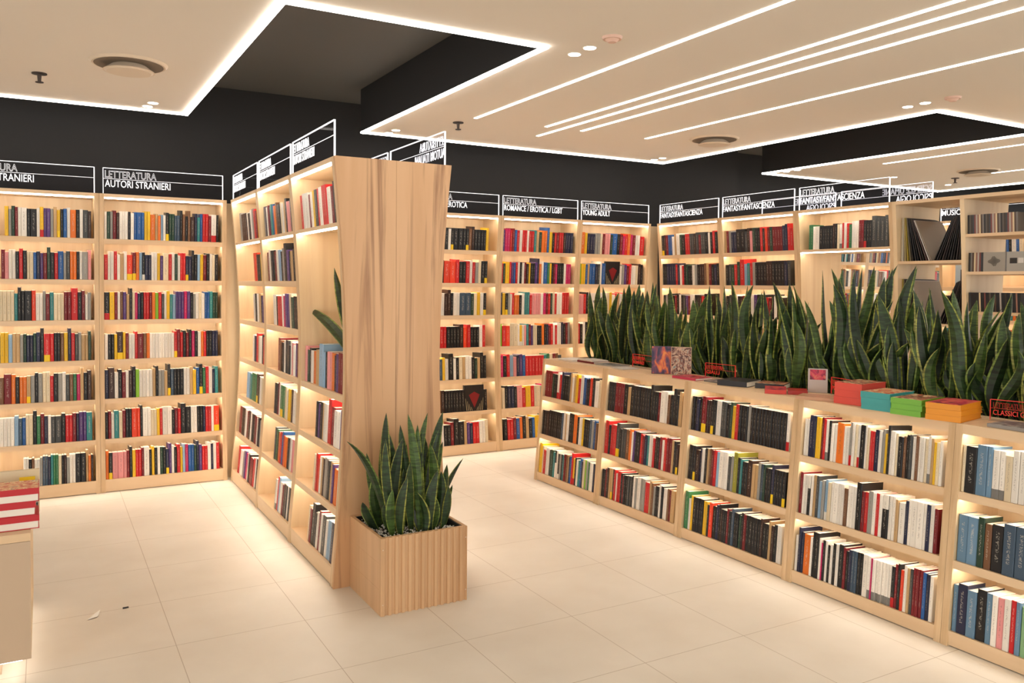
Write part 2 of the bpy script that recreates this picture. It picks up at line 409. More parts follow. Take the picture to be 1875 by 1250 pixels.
# left wall
bookcase('wide wall bookcase at the left edge under the cut-off AUTORI STRANIERI sign', T(-.518, 6.48), .8625, group='wall bookcases')
bookcase('wall bookcase under the full LETTERATURA AUTORI STRANIERI sign', T(.3446, 6.48), .8625, group='wall bookcases')
for i, lb in enumerate(('wall bookcase mostly hidden behind the wooden end panel', 'wall bookcase under the ROMANCE / EROTICA / LGBT sign', 'wall bookcase under the YOUNG ADULT sign')):
    pass
bookcase('wall bookcase half hidden behind the wooden end panel, under the cut-off EROTICA sign', T(2.718, 6.48), .85, group='wall bookcases')
bookcase('wall bookcase under the ROMANCE / EROTICA / LGBT sign', T(3.568, 6.48), .85, group='wall bookcases')
bookcase('wall bookcase under the YOUNG ADULT sign, behind the plants', T(4.418, 6.48), .85, group='wall bookcases')
bookcase('wall bookcase hidden behind the freestanding double-sided cases', T(1.868, 6.48), .85, group='wall bookcases')
# centre, facing the left aisle
cy = [6.459, 5.610, 4.761, 3.935]
bookcase('farthest freestanding case of the middle row, next to the corner', T(1.2247, cy[0], 0, WEST), .849, group='middle row cases', lit=(6,))
bookcase('second freestanding case of the middle row, full of mixed books', T(1.2247, cy[1], 0, WEST), .849, group='middle row cases', lit=(6,))
bookcase('freestanding case beside the end panel with a tall open niche holding leaves', T(1.2247, cy[2], 0, WEST), .826, skip=(4, 5), group='middle row cases', lit=(6,))
for i in range(3):
    bookcase(['right-hand back case of the middle row nearest the wall', 'right-hand back case in the centre of the middle row', 'right-hand back case of the middle row beside the end panel'][i],
             T(1.8553, cy[i + 1], 0, EAST), (.849, .849, .826)[i], group='middle row cases')
t = thing('bookcase_end_panel', 'tall hourglass-shaped wooden end panel with dark grain streaks behind the planter', 'panel', T(0, 0))
prof_l = [(1.2247 + hour(H * k / 20), H * k / 20) for k in range(21)]
prof_r = [(1.8553 - hour(H * k / 20), H * k / 20) for k in range(20, -1, -1)]
ml = [p for p in prof_l] + [(1.5462, H), (1.5462, 0)]
mr = [(1.5477, 0), (1.5477, H)] + prof_r
MB().prism([(u, v + .0) for u, v in ml], 3.909, 3.933, 1).obj('left_board', W_P, t)
MB().prism(mr, 3.909, 3.933, 1).obj('right_board', W_P, t)
# right row facing the camera: three fantasy cases and the open record case
fy = [6.44, 5.572, 4.704, 3.83]
bookcase('first fantasy bookcase, in the back corner beside the young adult case', T(5.30, fy[0], 0, WEST), .868, D=.27, group='fantasy bookcases')
bookcase('middle fantasy bookcase, its lower shelves hidden by plants', T(5.30, fy[1], 0, WEST), .868, D=.27, group='fantasy bookcases')
t = bookcase('fantasy bookcase with a see-through opening below its top shelf', T(5.30, fy[2], 0, WEST), .874, D=.53, levels=LV[:1] + LV[6:], group='fantasy bookcases', lit=(1,), back=False, tilt=False)
MB().box(TP, .844, .262, .27, 1.78, H - .024).obj('back_panel', W_V, t)
for i in range(2):
    bookcase(['rear-facing case behind the first fantasy bookcase', 'rear-facing case behind the middle fantasy bookcase'][i], T(5.83, fy[i + 1], 0, EAST), .868, D=.255, group='rear-facing cases')
t = thing('record_rack', 'open wooden rack of records and CDs at the right end of the row', 'rack', T(5.30, 3.83, 0, WEST))
RW = 1.02; RM = .52
n = 16
poly = [(hour(H * k / n), H * k / n) for k in range(n + 1)] + [(.53 - hour(H * k / n), H * k / n) for k in range(n, -1, -1)]
for x in (0, RM - .015, RW - .03):
    MB().prism(poly, x, x + .03, 0).obj('upright', W_V, t)
MB().box(.03, RW - .03, 0, .53, H - .024, H).obj('top_panel', W_H, t)
for z in (.09, .39, .82, 1.254, 1.691):
    MB().box(.03, RM - .015, hour(z) + .004, .53 - hour(z) - .004, z - .02, z).obj('shelf', W_H, t)
for z in (.09, .33, .58, .83, 1.09, 1.348, 1.612, 1.861):
    MB().box(RM + .015, RW - .03, hour(z) + .004, .53 - hour(z) - .004, z - .02, z).obj('shelf', W_H, t)
# cases beyond the openings
bx = [5.92, 6.77, 7.74, 8.59, 9.44, 10.29]
for i, (x, lb) in enumerate(zip(bx[2:5], ('back wall case seen through the fantasy opening, left part', 'back wall case seen through the fantasy opening, right part', 'back wall case seen behind the record rack'))):
    bookcase(lb, T(x, 6.48), .85, group='far wall cases')
for i, y in enumerate((4.72, 3.87)):
    bookcase(['far free-standing case under the MUSICA sign, seen through the rack', 'far free-standing case behind the CD shelves'][i], T(7.20, y, 0, WEST), .85, group='far free-standing cases')

# low island
ky = [5.4215, 4.605, 3.7675, 2.934, 2.098, 1.26]
klab = ['lowest, farthest low bookcase touching the back wall case', 'low bookcase under the two face-out comics', 'low bookcase under the red flat book', 'low bookcase under the four coloured book stacks', 'low bookcase cut off by the right edge of the picture']
klab[0] = 'farthest low bookcase, its end near the back wall'
for i in range(5):
    bookcase(klab[i], T(3.286, ky[i], 0, WEST), ky[i] - ky[i + 1], prof=lean, D=.36, H=.93, levels=LK, group='low island bookcases', lit=(), topw=W_H)
t = thing('planter_trough', 'long wooden planter trough behind the low bookcases, full of snake plants', 'planter', T(0, 0))
TY0, TY1 = 1.0, 5.42
MB().box(3.652, 3.672, TY0, TY1, 0, .93).obj('front_board', W_V, t)
MB().box(4.03, 4.05, TY0, TY1, 0, .93).obj('back_board', W_V, t)
for y in (TY0, TY1 - .02): MB().box(3.672, 4.03, y, y + .02, 0, .93).obj('end_board', W_V, t)
MB().box(3.672, 4.03, TY0 + .02, TY1 - .02, .80, .90).obj('soil', M_SOIL, t)

# ------------------------------------------------------------------ signs
def text_mesh(txt, width, height, outline):
    cu = bpy.data.curves.new('lettering', 'FONT'); cu.body = txt; cu.size = 1
    if outline: cu.fill_mode = 'NONE'; cu.bevel_depth = .012; cu.bevel_resolution = 0; cu.extrude = 0
    else: cu.extrude = .01; cu.offset = .004
    cu.resolution_u = 3
    o = bpy.data.objects.new('tmp', cu); COL.objects.link(o)
    dg = bpy.context.evaluated_depsgraph_get(); me = bpy.data.meshes.new_from_object(o.evaluated_get(dg))
    bpy.data.objects.remove(o); bpy.data.curves.remove(cu)
    xs = [v.co.x for v in me.vertices]; ys = [v.co.y for v in me.vertices]
    x0, x1, y0, y1 = min(xs), max(xs), min(ys), max(ys)
    for v in me.vertices:
        x, y, z = v.co
        v.co = ((x - x0) / (x1 - x0) * width, -z * .12 - .0045, (y - y0) / (y1 - y0) * height)
    me.materials.clear(); return me

def sign(name, label, M, W, hgt, t1, w1, t2, w2, m, group, th=.006, ed=.003, cap=.05, foot=False):
    t = thing(name, label, 'sign', M, group)
    MB().box(0, W, -th / 2, th / 2, 0, hgt).obj('acrylic_pane', M_GLASS, t)
    b = MB(); e = ed
    b.box(-.001, e, -th / 2 - .001, th / 2 + .001, 0, hgt); b.box(W - e * 1.6, W + .001, -th / 2 - .001, th / 2 + .001, 0, hgt)
    b.box(e, W - e, -th / 2 - .001, th / 2 + .001, hgt - e, hgt + .001)
    b.box(e, W - e, -th / 2 - .0012, -th / 2 + .001, hgt * .575, hgt * .575 + e * .8)
    b.obj('lit_edge', m, t)
    for txt, w_, z, ol in ((t1, w1, hgt * .62, True), (t2, w2, hgt * .26, False)):
        me = text_mesh(txt, w_, cap, ol); me.materials.append(m)
        mk('lettering', me, t, Matrix.Translation((.012, -th / 2 + .003, z)))
    if foot: MB().box(.0, W, -.02, .02, -.004, 0).obj('foot', M_GLASS, t)
    return t
A1, A2 = 'LETTERATURA', 'AUTORI STRANIERI'
SG = 'lit acrylic section signs'
ws = .81
sign('section_sign', 'lit sign LETTERATURA AUTORI STRANIERI cut off by the left edge', T(-.518 + .026, 6.50, 2.12), ws, .18, A1, .335, A2, .43, M_SIGN, SG)
sign('section_sign', 'lit sign LETTERATURA AUTORI STRANIERI facing front, fully in view', T(.371, 6.50, 2.12), ws, .18, A1, .335, A2, .43, M_SIGN, SG)
for i, lb in enumerate(('lit AUTORI STRANIERI sign farthest along the middle row', 'lit AUTORI STRANIERI sign in the centre of the middle row', 'tall-looking lit AUTORI STRANIERI sign beside the end panel top')):
    wd = cy[i] - cy[i + 1] - .045
    sign('section_sign', lb, T(1.245, cy[i] - .02, 2.12, WEST), wd, .18, A1, .335, A2, .43, M_SIGN, SG, ed=.0035)
for i, lb in enumerate(('lit sign seen from behind, farther one over the end panel', 'lit sign seen from behind, nearer one over the end panel')):
    wd = cy[i + 1] - cy[i + 2] - .045
    sign('section_sign', lb, T(1.835, cy[i + 2] + .02, 2.12, EAST), wd, .18, A1, .335, 'AUTORI ITALIANI', .40, M_SIGN, SG, ed=.0035)
E2 = 'ROMANCE / EROTICA / LGBT'
sign('section_sign', 'lit sign ending in EROTICA, half hidden by the end panel', T(2.738, 6.50, 2.12), ws, .18, A1, .335, 'ROMANCE / EROTICA', .48, M_SIGN, SG)
sign('section_sign', 'lit sign reading LETTERATURA ROMANCE / EROTICA / LGBT', T(3.588, 6.50, 2.12), ws, .18, A1, .335, E2, .62, M_SIGN, SG)
sign('section_sign', 'lit sign reading LETTERATURA YOUNG ADULT', T(4.438, 6.50, 2.12), ws, .18, A1, .335, 'YOUNG ADULT', .32, M_SIGN, SG)
for i, lb in enumerate(('lit FANTASY/FANTASCIENZA sign nearest the back corner', 'lit FANTASY/FANTASCIENZA sign in the middle of three', 'lit FANTASY/FANTASCIENZA sign nearest the record rack')):
    sign('section_sign', lb, T(5.32, fy[i] - .025, 2.12, WEST), .82, .18, A1, .33, 'FANTASY/FANTASCIENZA', .60, M_SIGN, SG)
for i, lb in enumerate(('lit sign seen from behind over the middle fantasy case', 'lit SCIENZE UMANE sign seen mirrored from behind, by the record rack')):
    sign('section_sign', lb, T(5.81, (fy[2], fy[3])[i] + .02, 2.12, EAST), .82, .18, 'SCIENZE UMANE', .42, 'PSICOLOGIA', .3, M_SIGN, SG)
sign('section_sign', 'distant lit TEMPO LIBERO MUSICA sign seen through the record rack', T(7.22, 4.70, 2.12, WEST), .81, .18, 'TEMPO LIBERO', .38, 'MUSICA', .22, M_SIGN, SG)
sign('section_sign', 'distant lit sign over the far case at the right edge', T(7.22, 3.85, 2.12, WEST), .81, .18, 'TEMPO LIBERO', .38, 'GUIDE', .18, M_SIGN, SG)
RG = 'small red lit signs on the low bookcases'
for x, y, rr_, s2, w2, lb in ((3.59, 4.60, WEST - .03, 'ROMANZI', .12, 'small red sign standing left of the two face-out comics'),
    (3.60, 3.88, WEST + .12, 'GIALLI', .10, 'small red sign with bright red frame behind the thick flat book'),
    (3.648, 2.97, WEST - .2, 'POESIA/TEATRO', .155, 'small red POESIA/TEATRO sign beside the coral book stack'),
    (3.56, 2.07, WEST + .25, 'CLASSICI GRECI', .17, 'small red CLASSICI GRECI sign at the right edge')):
    sign('shelf_sign', lb, T(x, y, .935, rr_), .23, .088, A1, .13, s2, w2, M_SIGNR, RG, th=.004, ed=.0016, cap=.022, foot=True)

# ------------------------------------------------------------------ books
PAL = dict(k=(26, 25, 27), w=(236, 230, 220), c=(226, 210, 178), g=(150, 148, 142), G=(66, 68, 68), n=(34, 38, 66), b=(38, 92, 158), l=(140, 172, 200),
  t=(52, 132, 134), v=(52, 116, 74), V=(36, 64, 48), o=(226, 116, 38), y=(232, 186, 40), r=(200, 34, 36), R=(120, 24, 32), p=(228, 150, 150), m=(196, 32, 96),
  u=(84, 56, 116), e=(120, 82, 54), E=(58, 36, 30), s=(192, 158, 112), L=(136, 190, 50), d=(64, 84, 104), O=(228, 66, 34), B=(104, 138, 166), S=(128, 168, 122), Y=(150, 148, 52))
NAME = dict(k='black', w='white', c='cream', g='grey', G='charcoal', n='navy', b='blue', l='pale blue', t='teal', v='green', V='dark green', o='orange', y='yellow',
  r='red', R='dark red', p='pink', m='magenta', u='purple', e='brown', E='dark brown', s='tan', L='lime green', d='slate', O='bright orange-red', B='steel blue', S='sage green', Y='olive')

def parse(s):
    out = []; i = 0; s = s.replace(' ', '')
    while i < len(s):
        b = dict(c=s[i], n=1, tall=0, wide=0, thin=0, foot=None, head=None, face=0); i += 1
        while i < len(s) and s[i] in '^+,*_~#!0123456789':
            q = s[i]
            if q == '^': b['tall'] = 1
            elif q == '+': b['wide'] += 1
            elif q == ',': b['thin'] = 1
            elif q == '*': b['foot'] = 'y'
            elif q == '_': b['foot'] = 'w'
            elif q == '!': b['foot'] = 'r'
            elif q == '~': b['head'] = 'w'
            elif q == '#': b['face'] = 1
            else: b['n'] = int(q)
            i += 1
        for _ in range(b['n']): out.append(dict(b))
    return out

def jit(c, a=.12):
    f = 1 + random.uniform(-a, a); return tuple(max(0, min(1, x * f)) for x in c)

ROWS = {
# left wall, cut-off case (A) and full case (B)
'A7': "y g V R w w+ k k+ w y! u u g s y* k b w o+ k w G+ E", 'A6': "R p w w k r k c c b n u R V^ k r b+ g G o o k w g+ p",
'A5': "c c! c c c c c t k^ k k+ O w w g R t c c c R R r^+ k R w g", 'A4': "o l g G g y y l s s g V n n V n k^ r+* r k k e y n^ r G g s s V",
'A3': "R w+ w w k e+ R+ o k o o s* g k g c c r k g w G e v m s^ k E", 'A2': "c w+ w w w w l d b c c k^ v R n w G G+ k r r R n u u t+",
'A1': "w w k e w w g d d n t v v c k E g w w k+ k+ s^ o E",
'B7': "w V g R E w w w k w b b+ b y y o+ s o l w k* V V d d k^ e k e^ E+ n t b r r R w+! k", 'B6': "r w w r w s w O+* R* o l k_ n n w w y u c+ r w V w r r n* n k^ k l y R k w c k",
'B5': "k+! y+ R w e u s k^ c m n k r r R o L r G w y t l u u u m u k g w c w b b t V V", 'B4': "w k k y E+* y R w w r R+ e o w w w w w w w w r* R r k R k m k w o r k k n n",
'B3': "n E^+ w k R w E k^ L w w w w s k^ g g s k^* d k k k w w s y b k^* v r w n t", 'B2': "k R w t+ c R k k O+ O k^ w+ w c c y r w+ w+ k R r k^+ k+ w w k k n r r w O+*",
'B1': "o k* p+ p+ p R k^ y r r R w+ k y k w V k n* u^ w k r y l m b b V n^ u r r w n w r",
# middle row: C1 nearest the corner .. C3 beside the end panel
'C3_7': "r w w+ R w y G r w r r w w R k+", 'C3_4': "p V k w o s s l^+ l k p p o k u R R g", 'C3_3': "k u k s w w r^+ R+ w+ w u g", 'C3_2': "c r O w s E g+ G k s u o o w g", 'C3_1': "c R k^+ k w R w G+ w l l n w",
'C2_7': "g n w R d t b o e k k c w s k p p k w", 'C2_6': "R w k k R w l k g k^ u k s k c", 'C2_5': "w+ k r r w m u u c V k k r!", 'C2_4': "R e k k w k G k w p w u R k", 'C2_3': "k k R w v+* v+ c w y y E w+ c w", 'C2_2': "G v k o r b r o o k g w p p R", 'C2_1': "c w_ r l w w R E E k w k y d",
'C1_7': "g E E E w k w g r R y y", 'C1_6': "O O k k y r", 'C1_5': "w k w s k u w", 'C1_4': "w n r c w k r r", 'C1_3': "l l t v v v E* k w c r", 'C1_2': "R R k k w R E w k k R w k g k", 'C1_1': "r w w g u m w k R R r w k V",
# back wall: D, E, F
'D7': "k k R r k r k* k* k* k k w k* k+ k+ k k* e E k k k k y", 'D6': "e V V V r r r k k O+ O+ r k k r w r g c k k*", 'D5': "O k w w r o r w w E E^ k w w d+ d+ V c y w k*", 'D4': "k w r r k w O e r r k k k k E O r k k k w r", 'D3': "k k^ k^+ E+ r V b d y w k^+ w k c s w w k V s k^ k",
'D2': "g e e e s s e s e E k k k k k k k k^# k", 'D1': "k L k^ k w g m+ r w k k R k^+ k+ s u n r r w w c",
'E7': "u m m r R b r w r r w r r t s V o o b^ y k r R r r E n n n", 'E6': "r V y+ r u b r w k w R E y k k u n^ o w b+ v y k R m k k k w m m+", 'E5': "n y k* g w r o o k w t t r p p p p w m R r V c r w w r r r", 'E4': "L r+ O+ c+ c+ w y_ w p t R u c c k k o k n R r w r w w n k R g", 'E3': "m k r l p n u b r r r r r r t v c R e G", 'E2': "c k n n k p+ r y+ r c c g m l y y", 'E1': "k r r R b o k s k b y+ w R v r p w u m",
'F7': "o+ y n n n g g c R p p V b+ k R m r o m R w w r+", 'F6': "L y y b s b b+ n G w^ b+ k^# w g u R r w w c E k", 'F5': "p p r k w# c y w r s w r r", 'F4': "r k w k r w g r R w k c r w k b r",
# fantasy G, H, I
'G7': "k* E R b b w s w+ V k+ r r G G E G R G G k w k r k", 'G6': "k k n n n n r n w r k V k k w g k E E e s R k n k", 'G5': "k g k E k R k w k G u R w w k k E r k k",
'H7': "s R g n n k+ k+ G E p V k k r E O R V R R R R n n^ r^ r", 'H6': "k G V r V r^+ l t r g k k k k E E k k k k n G", 'H5': "k G k w k E R G k w u k k k r R k w k",
'I7': "v v w w+ k+ k k k k E k c w_ r w r v w w w R R k! k k G^+ G^+ G^+ G^+",
# low island K1 farthest .. K5 nearest
'K1_3': "R R+ R V k k w! r! n k k k G s w s y r w+ b n k O k w w c", 'K1_2': "k k+ E k+ k k k k k d w s w k+ k o+ k w w y* k k k d g b e", 'K1_1': "y^+ c r+ w w G V+ t w~ w k_ g k t R e s n b r^ y! k w t b n c L g v w w n",
'K2_3': "k k k R R+ R k+ s k+ k k k k k k k^ k k R w+ w e k k^ k s", 'K2_2': "r^+ k r r r G^+* k G G e+ o w u k k+ r R n t w w r E k R w r R R s k E*", 'K2_1': "k k R E s s* k r w r r k R k k G G k w g w+ g g+ r r s e g k k w k w w e R s+",
'K3_3': "k k n k R*+ E E k* k w+ G G k V y r k k k g k k k k k k k k k k k k w!", 'K3_2': "k k k* E+ n w k s e R r! l w+ w w G g Y^+ k t k k E+ s s g d V k k n* k k k k*", 'K3_1': "v^+ w y k+ k k k y y k O+ k+ n k E k k R k d k k V k R k k+ k k k E k+ k s E k w w",
'K4_3': "w, w, w, w, n+ n y y R r w_ k w w o++ w w g! w c w! k+ w c r r n+ w g y k^ w w c k+ e k G w e w w c w_ s y c w",
'K4_2': "R w w k~ w s G l g l_ c w w+ w w e w w w k^+ R r g+ w r w k~+ w w s w+ n w w+ w+ w n w R", 'K4_1': "w n^ n o++ w k^ k^+ w m, k w k w k w k+ R k n d d k k w+ w_ m, w_ w_ w_ w_ w_ w_ k! R k O w s G R R R b n w",
'K5_3': "c, k+ B+ B w_ w_ c w w B l E s w+! B r B e g w w c+ B", 'K5_2': "B+ B+ V e k+ d+ d+ w B k w+ k+ V e k^ d B+ w w g", 'K5_1': "B n+ B+ k+ B w p w r B S+ S+ B+ B w r w+ w++ w++ B+ w",
}

units = {}
def addunit(key, M, W, base, rows, name, ind, fr=(0.0, 1.0), dep=.012):
    units[key] = (M, W, base, rows, name, ind, fr, dep)

CAND = []
GROUPS = {'A': 'books in the cut-off wall case', 'B': 'books in the full AUTORI STRANIERI wall case', 'C': 'books in the middle row cases', 'K': 'books in the low island cases',
          'D': 'books in the back wall cases', 'E': 'books in the back wall cases', 'F': 'books in the back wall cases', 'G': 'books in the fantasy cases', 'H': 'books in the fantasy cases', 'I': 'books in the fantasy cases'}
def lay(unit, rowname, M, z, prof, x0, x1, spec, dep, maxh=.235, jitter=True):
    toks = parse(spec); ws = []
    for q in toks:
        wd = random.uniform(.017, .023)
        if q['wide']: wd = random.uniform(.03, .038) * (1.5 if q['wide'] > 1 else 1)
        if q['thin']: wd = .010
        if q['face']: wd = .135
        ws.append(wd)
    gap = .0006
    tot = sum(ws) + gap * len(ws)
    k = (x1 - x0) / tot
    if k > 1.6: k = 1.6
    elif any(q['face'] for q in toks): k = k
    if unit[0] == 'C':
        k = min((x1 - x0) / tot, 2.6); x0 = x1 - tot * k + gap * .8 * len(ws)
    x = x0
    lst = []
    lasth = .195
    for i, (q, wd) in enumerate(zip(toks, ws)):
        wd *= k
        hh = random.choice((.182, .188, .195, .195, .2, .205)) + random.uniform(-.003, .003)
        if i and toks[i - 1]['c'] == q['c'] and not q['tall'] and not toks[i - 1]['tall']: hh = lasth
        if q['tall']: hh = random.uniform(.218, .232)
        hh = min(hh, maxh); lasth = hh
        dp = random.uniform(.125, .14) if not q['tall'] else .155
        if q['face']: dp = .03
        yd = prof(z) + dep + random.uniform(-.002, .004); sl = 0 if unit == 'I' else slope(prof, z)
        ang = math.atan(sl); zz = z - (yd - prof(z) - .002) * sl + .0008
        b = dict(unit=unit, row=rowname, M=M, x=x, z=zz, ang=-ang, w=wd - gap, h=hh, d=dp, y=yd, q=q, col=jit(lin(PAL[q['c']])), i=i)
        a = proj(M @ Vector((x, yd, z))); c_ = proj(M @ Vector((x + wd, yd, z + hh)))
        b['area'] = abs(a[0] - c_[0]) * abs(a[1] - c_[1]) if a[2] > .3 and -15 < (a[0] + c_[0]) / 2 < 1890 and a[1] < 1265 else 0
        b['px'] = (a[0] + c_[0]) / 2
        lst.append(b); x += wd * 1.0 + gap * .2
    for j, b in enumerate(lst):
        b['lft'] = lst[j - 1]['q']['c'] if j else None; b['rgt'] = lst[j + 1]['q']['c'] if j + 1 < len(lst) else None
        b['vis'] = b['area'] > 0
    CAND.extend(lst)

def fill(unit, M, W, prof, levels, rows, fr, dep, t=TP, suffix='', maxh=.235):
    for r, z in rows:
        key = unit + suffix + str(r)
        if key not in ROWS: continue
        a, b = fr if not isinstance(fr, dict) else fr.get(r, (.0, 1.))
        x0 = t + .004 + (W - 2 * t - .01) * a; x1 = t + .004 + (W - 2 * t - .01) * b
        lay(unit, r, M, z, prof, x0, x1, ROWS[key], dep, maxh)

lv = list(zip(range(1, 8), LV))
fill('A', T(-.518, 6.48), .8625, hour, LV, lv, {1: (.45, 1), 2: (.2, 1), 3: (.1, 1), 4: (.15, 1), 5: (.2, 1), 6: (.3, 1), 7: (.33, 1)}, .016)
fill('B', T(.3446, 6.48), .8625, hour, LV, lv, (0, 1), .016)
fill('D', T(2.718, 6.48), .85, hour, LV, lv, (0, .93), .016)
fill('E', T(3.568, 6.48), .85, hour, LV, lv, {1: (.03, 1), 2: (.02, 1), 3: (0, 1), 4: (0, 1), 5: (0, .98), 6: (0, .99), 7: (0, 1)}, .016)
fill('F', T(4.418, 6.48), .85, hour, LV, lv, (0, 1), .016)
fill('C1', T(1.2247, cy[0], 0, WEST), .849, hour, LV, lv, {7: (.02, 1), 6: (.2, 1), 5: (.37, 1), 4: (.35, 1), 3: (.23, 1), 2: (.02, 1), 1: (.12, 1)}, .018, suffix='_')
fill('C2', T(1.2247, cy[1], 0, WEST), .849, hour, LV, lv, {7: (.01, 1), 6: (.02, 1), 5: (.14, 1), 4: (.29, 1), 3: (.23, 1), 2: (.31, 1), 1: (.45, 1)}, .018, suffix='_')
fill('C3', T(1.2247, cy[2], 0, WEST), .826, hour, LV, lv, {7: (.09, 1), 4: (.02, 1), 3: (.35, 1), 2: (.37, 1), 1: (.33, 1)}, .018, suffix='_')
fill('G', T(5.30, fy[0], 0, WEST), .868, hour, LV, lv, (0, 1), .016)
fill('H', T(5.30, fy[1], 0, WEST), .868, hour, LV, lv, (0, 1), .016)
fill('I', T(5.30, fy[2], 0, WEST), .874, hour, LV, lv, {7: (.08, 1)}, .016)
lk = list(zip((1, 2, 3), LK))
for i in range(5):
    fill('K%d' % (i + 1), T(3.286, ky[i], 0, WEST), ky[i] - ky[i + 1], lean, LK, lk, (.005, .995) if i < 4 else (.0, .9), .012, suffix='_', maxh=.222)
# rows the photograph shows only as glimpses get ordinary mixed books
def rnd(n, keys='kkkwwcrRgGnbetso'): return ' '.join(random.choice(keys) + random.choice(('', '', '', '+')) for _ in range(n))
for nm, M, W_, rr in [('Z1', T(7.74, 6.48), .85, (3, 4, 5, 6, 7)), ('Z2', T(8.59, 6.48), .85, (3, 4, 5, 6, 7)), ('Z3', T(9.44, 6.48), .85, (4, 5, 6, 7)),
                  ('Z4', T(7.20, 4.72, 0, WEST), .85, (4, 5, 6, 7)), ('Z5', T(7.20, 3.87, 0, WEST), .85, (4, 5, 6, 7)),
                  ('Z6', T(1.868, 6.48), .85, (1, 2, 3, 4, 5, 6, 7)), ('Z8', T(5.30, fy[1], 0, WEST), .868, (4,)), ('Z9', T(5.30, fy[0], 0, WEST), .868, (4,))]:
    for r in rr:
        if nm == 'Z4' and r == 6: continue
        lay(nm, r, M, LV[r - 1], hour, .04, W_ * .9, rnd(26), .016)
for i in range(3):
    for r in range(1, 8): lay('Z7', r, T(1.8553, cy[i + 1], 0, EAST), LV[r - 1], hour, .04, .76, rnd(26), .016)

def book_geo(mb, b, M=None, pages=True, mi_page=0, full=True):
    x, y, z, w_, h_, d = (0, 0, 0, b['w'], b['h'], b['d'])
    q = b['q']; c = b['col']
    M = M or Matrix.Identity(4)
    def P(px, py, pz): return M @ Vector((px, py, pz))
    e = .0013
    # spine split into coloured bands
    segs = [(0, 1, c)]
    ft = {'y': lin((244, 204, 30)), 'w': lin((226, 222, 212)), 'r': lin((196, 30, 34))}
    if q['foot']: 
        fh = .24 if q['foot'] != 'w' else .2
        segs = [(0, fh, ft[q['foot']] if q['c'] != 'w' or q['foot'] != 'w' else lin((120, 118, 114))), (fh, 1, c)]
    if q['head']: segs = segs[:-1] + [(segs[-1][0], .68, c), (.68, 1, lin((232, 226, 214)))] if q['c'] != 'w' else [(0, .55, c), (.55, 1, lin((44, 44, 46)))]
    r = min(.0035, w_ * .2)
    for a, b2, cc in segs:
        z0, z1 = a * h_, b2 * h_
        mb.quad([P(r, 0, z0), P(w_ - r, 0, z0), P(w_ - r, 0, z1), P(r, 0, z1)], cc, None if q['face'] else [(.0, a), (1, a), (1, b2), (.0, b2)])
    if q['face']:
        fc = lin((130, 24, 30)) if q['c'] == 'k' else lin((120, 124, 130)); fe = lin((206, 190, 150))
        mb.quad([P(w_ * .5, -.0006, h_ * .12), P(w_ * .78, -.0006, h_ * .62), P(w_ * .5, -.0006, h_ * .74), P(w_ * .22, -.0006, h_ * .62)], fc)
        for sgn in (-1, 1):
            for kk in range(4):
                xx = w_ * (.5 + sgn * (.12 + kk * .09)); mb.quad([P(xx - .002, -.0006, .006), P(xx + .002, -.0006, .006), P(xx + sgn * .012 + .001, -.0006, h_ * (.16 + kk * .11)), P(xx + sgn * .012 - .001, -.0006, h_ * (.16 + kk * .11))], fe)
    for a, b2, cc in ():
        pass
    for a, b2, cc in segs:
        z0, z1 = a * h_, b2 * h_
        mb.quad([P(0, r, z0), P(r, 0, z0), P(r, 0, z1), P(0, r, z1)], cc)
        mb.quad([P(w_ - r, 0, z0), P(w_, r, z0), P(w_, r, z1), P(w_ - r, 0, z1)], cc)
    # boards: outer and inner faces, spine thickness
    mb.quad([P(0, d, 0), P(0, r, 0), P(0, r, h_), P(0, d, h_)], c)
    mb.quad([P(w_, r, 0), P(w_, d, 0), P(w_, d, h_), P(w_, r, h_)], c)
    for z0, s in ((h_, 1), (0, -1)):
        A = [P(0, r, z0), P(r, 0, z0), P(w_ - r, 0, z0), P(w_, r, z0)]
        Bq = [P(e, d, z0), P(e, r + e, z0), P(w_ - e, r + e, z0), P(w_ - e, d, z0)]
        qs = [[P(0, d, z0), P(0, r, z0), Bq[1], Bq[0]], [A[0], A[1], A[2], A[3], Bq[2], Bq[1]], [P(w_, r, z0), P(w_, d, z0), Bq[3], Bq[2]]]
        for qq in qs: mb.quad(qq if s < 0 else qq[::-1], c)
    mb.quad([P(e, d, 0), P(e, d, h_), P(0, d, h_), P(0, d, 0)], c); mb.quad([P(w_ - e, d, 0), P(w_, d, 0), P(w_, d, h_), P(w_ - e, d, h_)], c)
    if full:
        mb.quad([P(e, d, 0), P(e, r + e, 0), P(e, r + e, h_), P(e, d, h_)][::-1], c); mb.quad([P(w_ - e, r + e, 0), P(w_ - e, d, 0), P(w_ - e, d, h_), P(w_ - e, r + e, h_)][::-1], c)
        mb.quad([P(e, r + e, 0), P(w_ - e, r + e, 0), P(w_ - e, r + e, h_), P(e, r + e, h_)][::-1], c)
def page_geo(mb, b, M=None):
    drop = .0015 if b['q']['tall'] or b['q']['wide'] else .0004
    c = jit(lin((240, 232, 216)), .05)
    mb.box(.0014, b['w'] - .0014, min(.0035, b['w'] * .2) + .0014, b['d'] - .002, .001, b['h'] - drop, M, c)

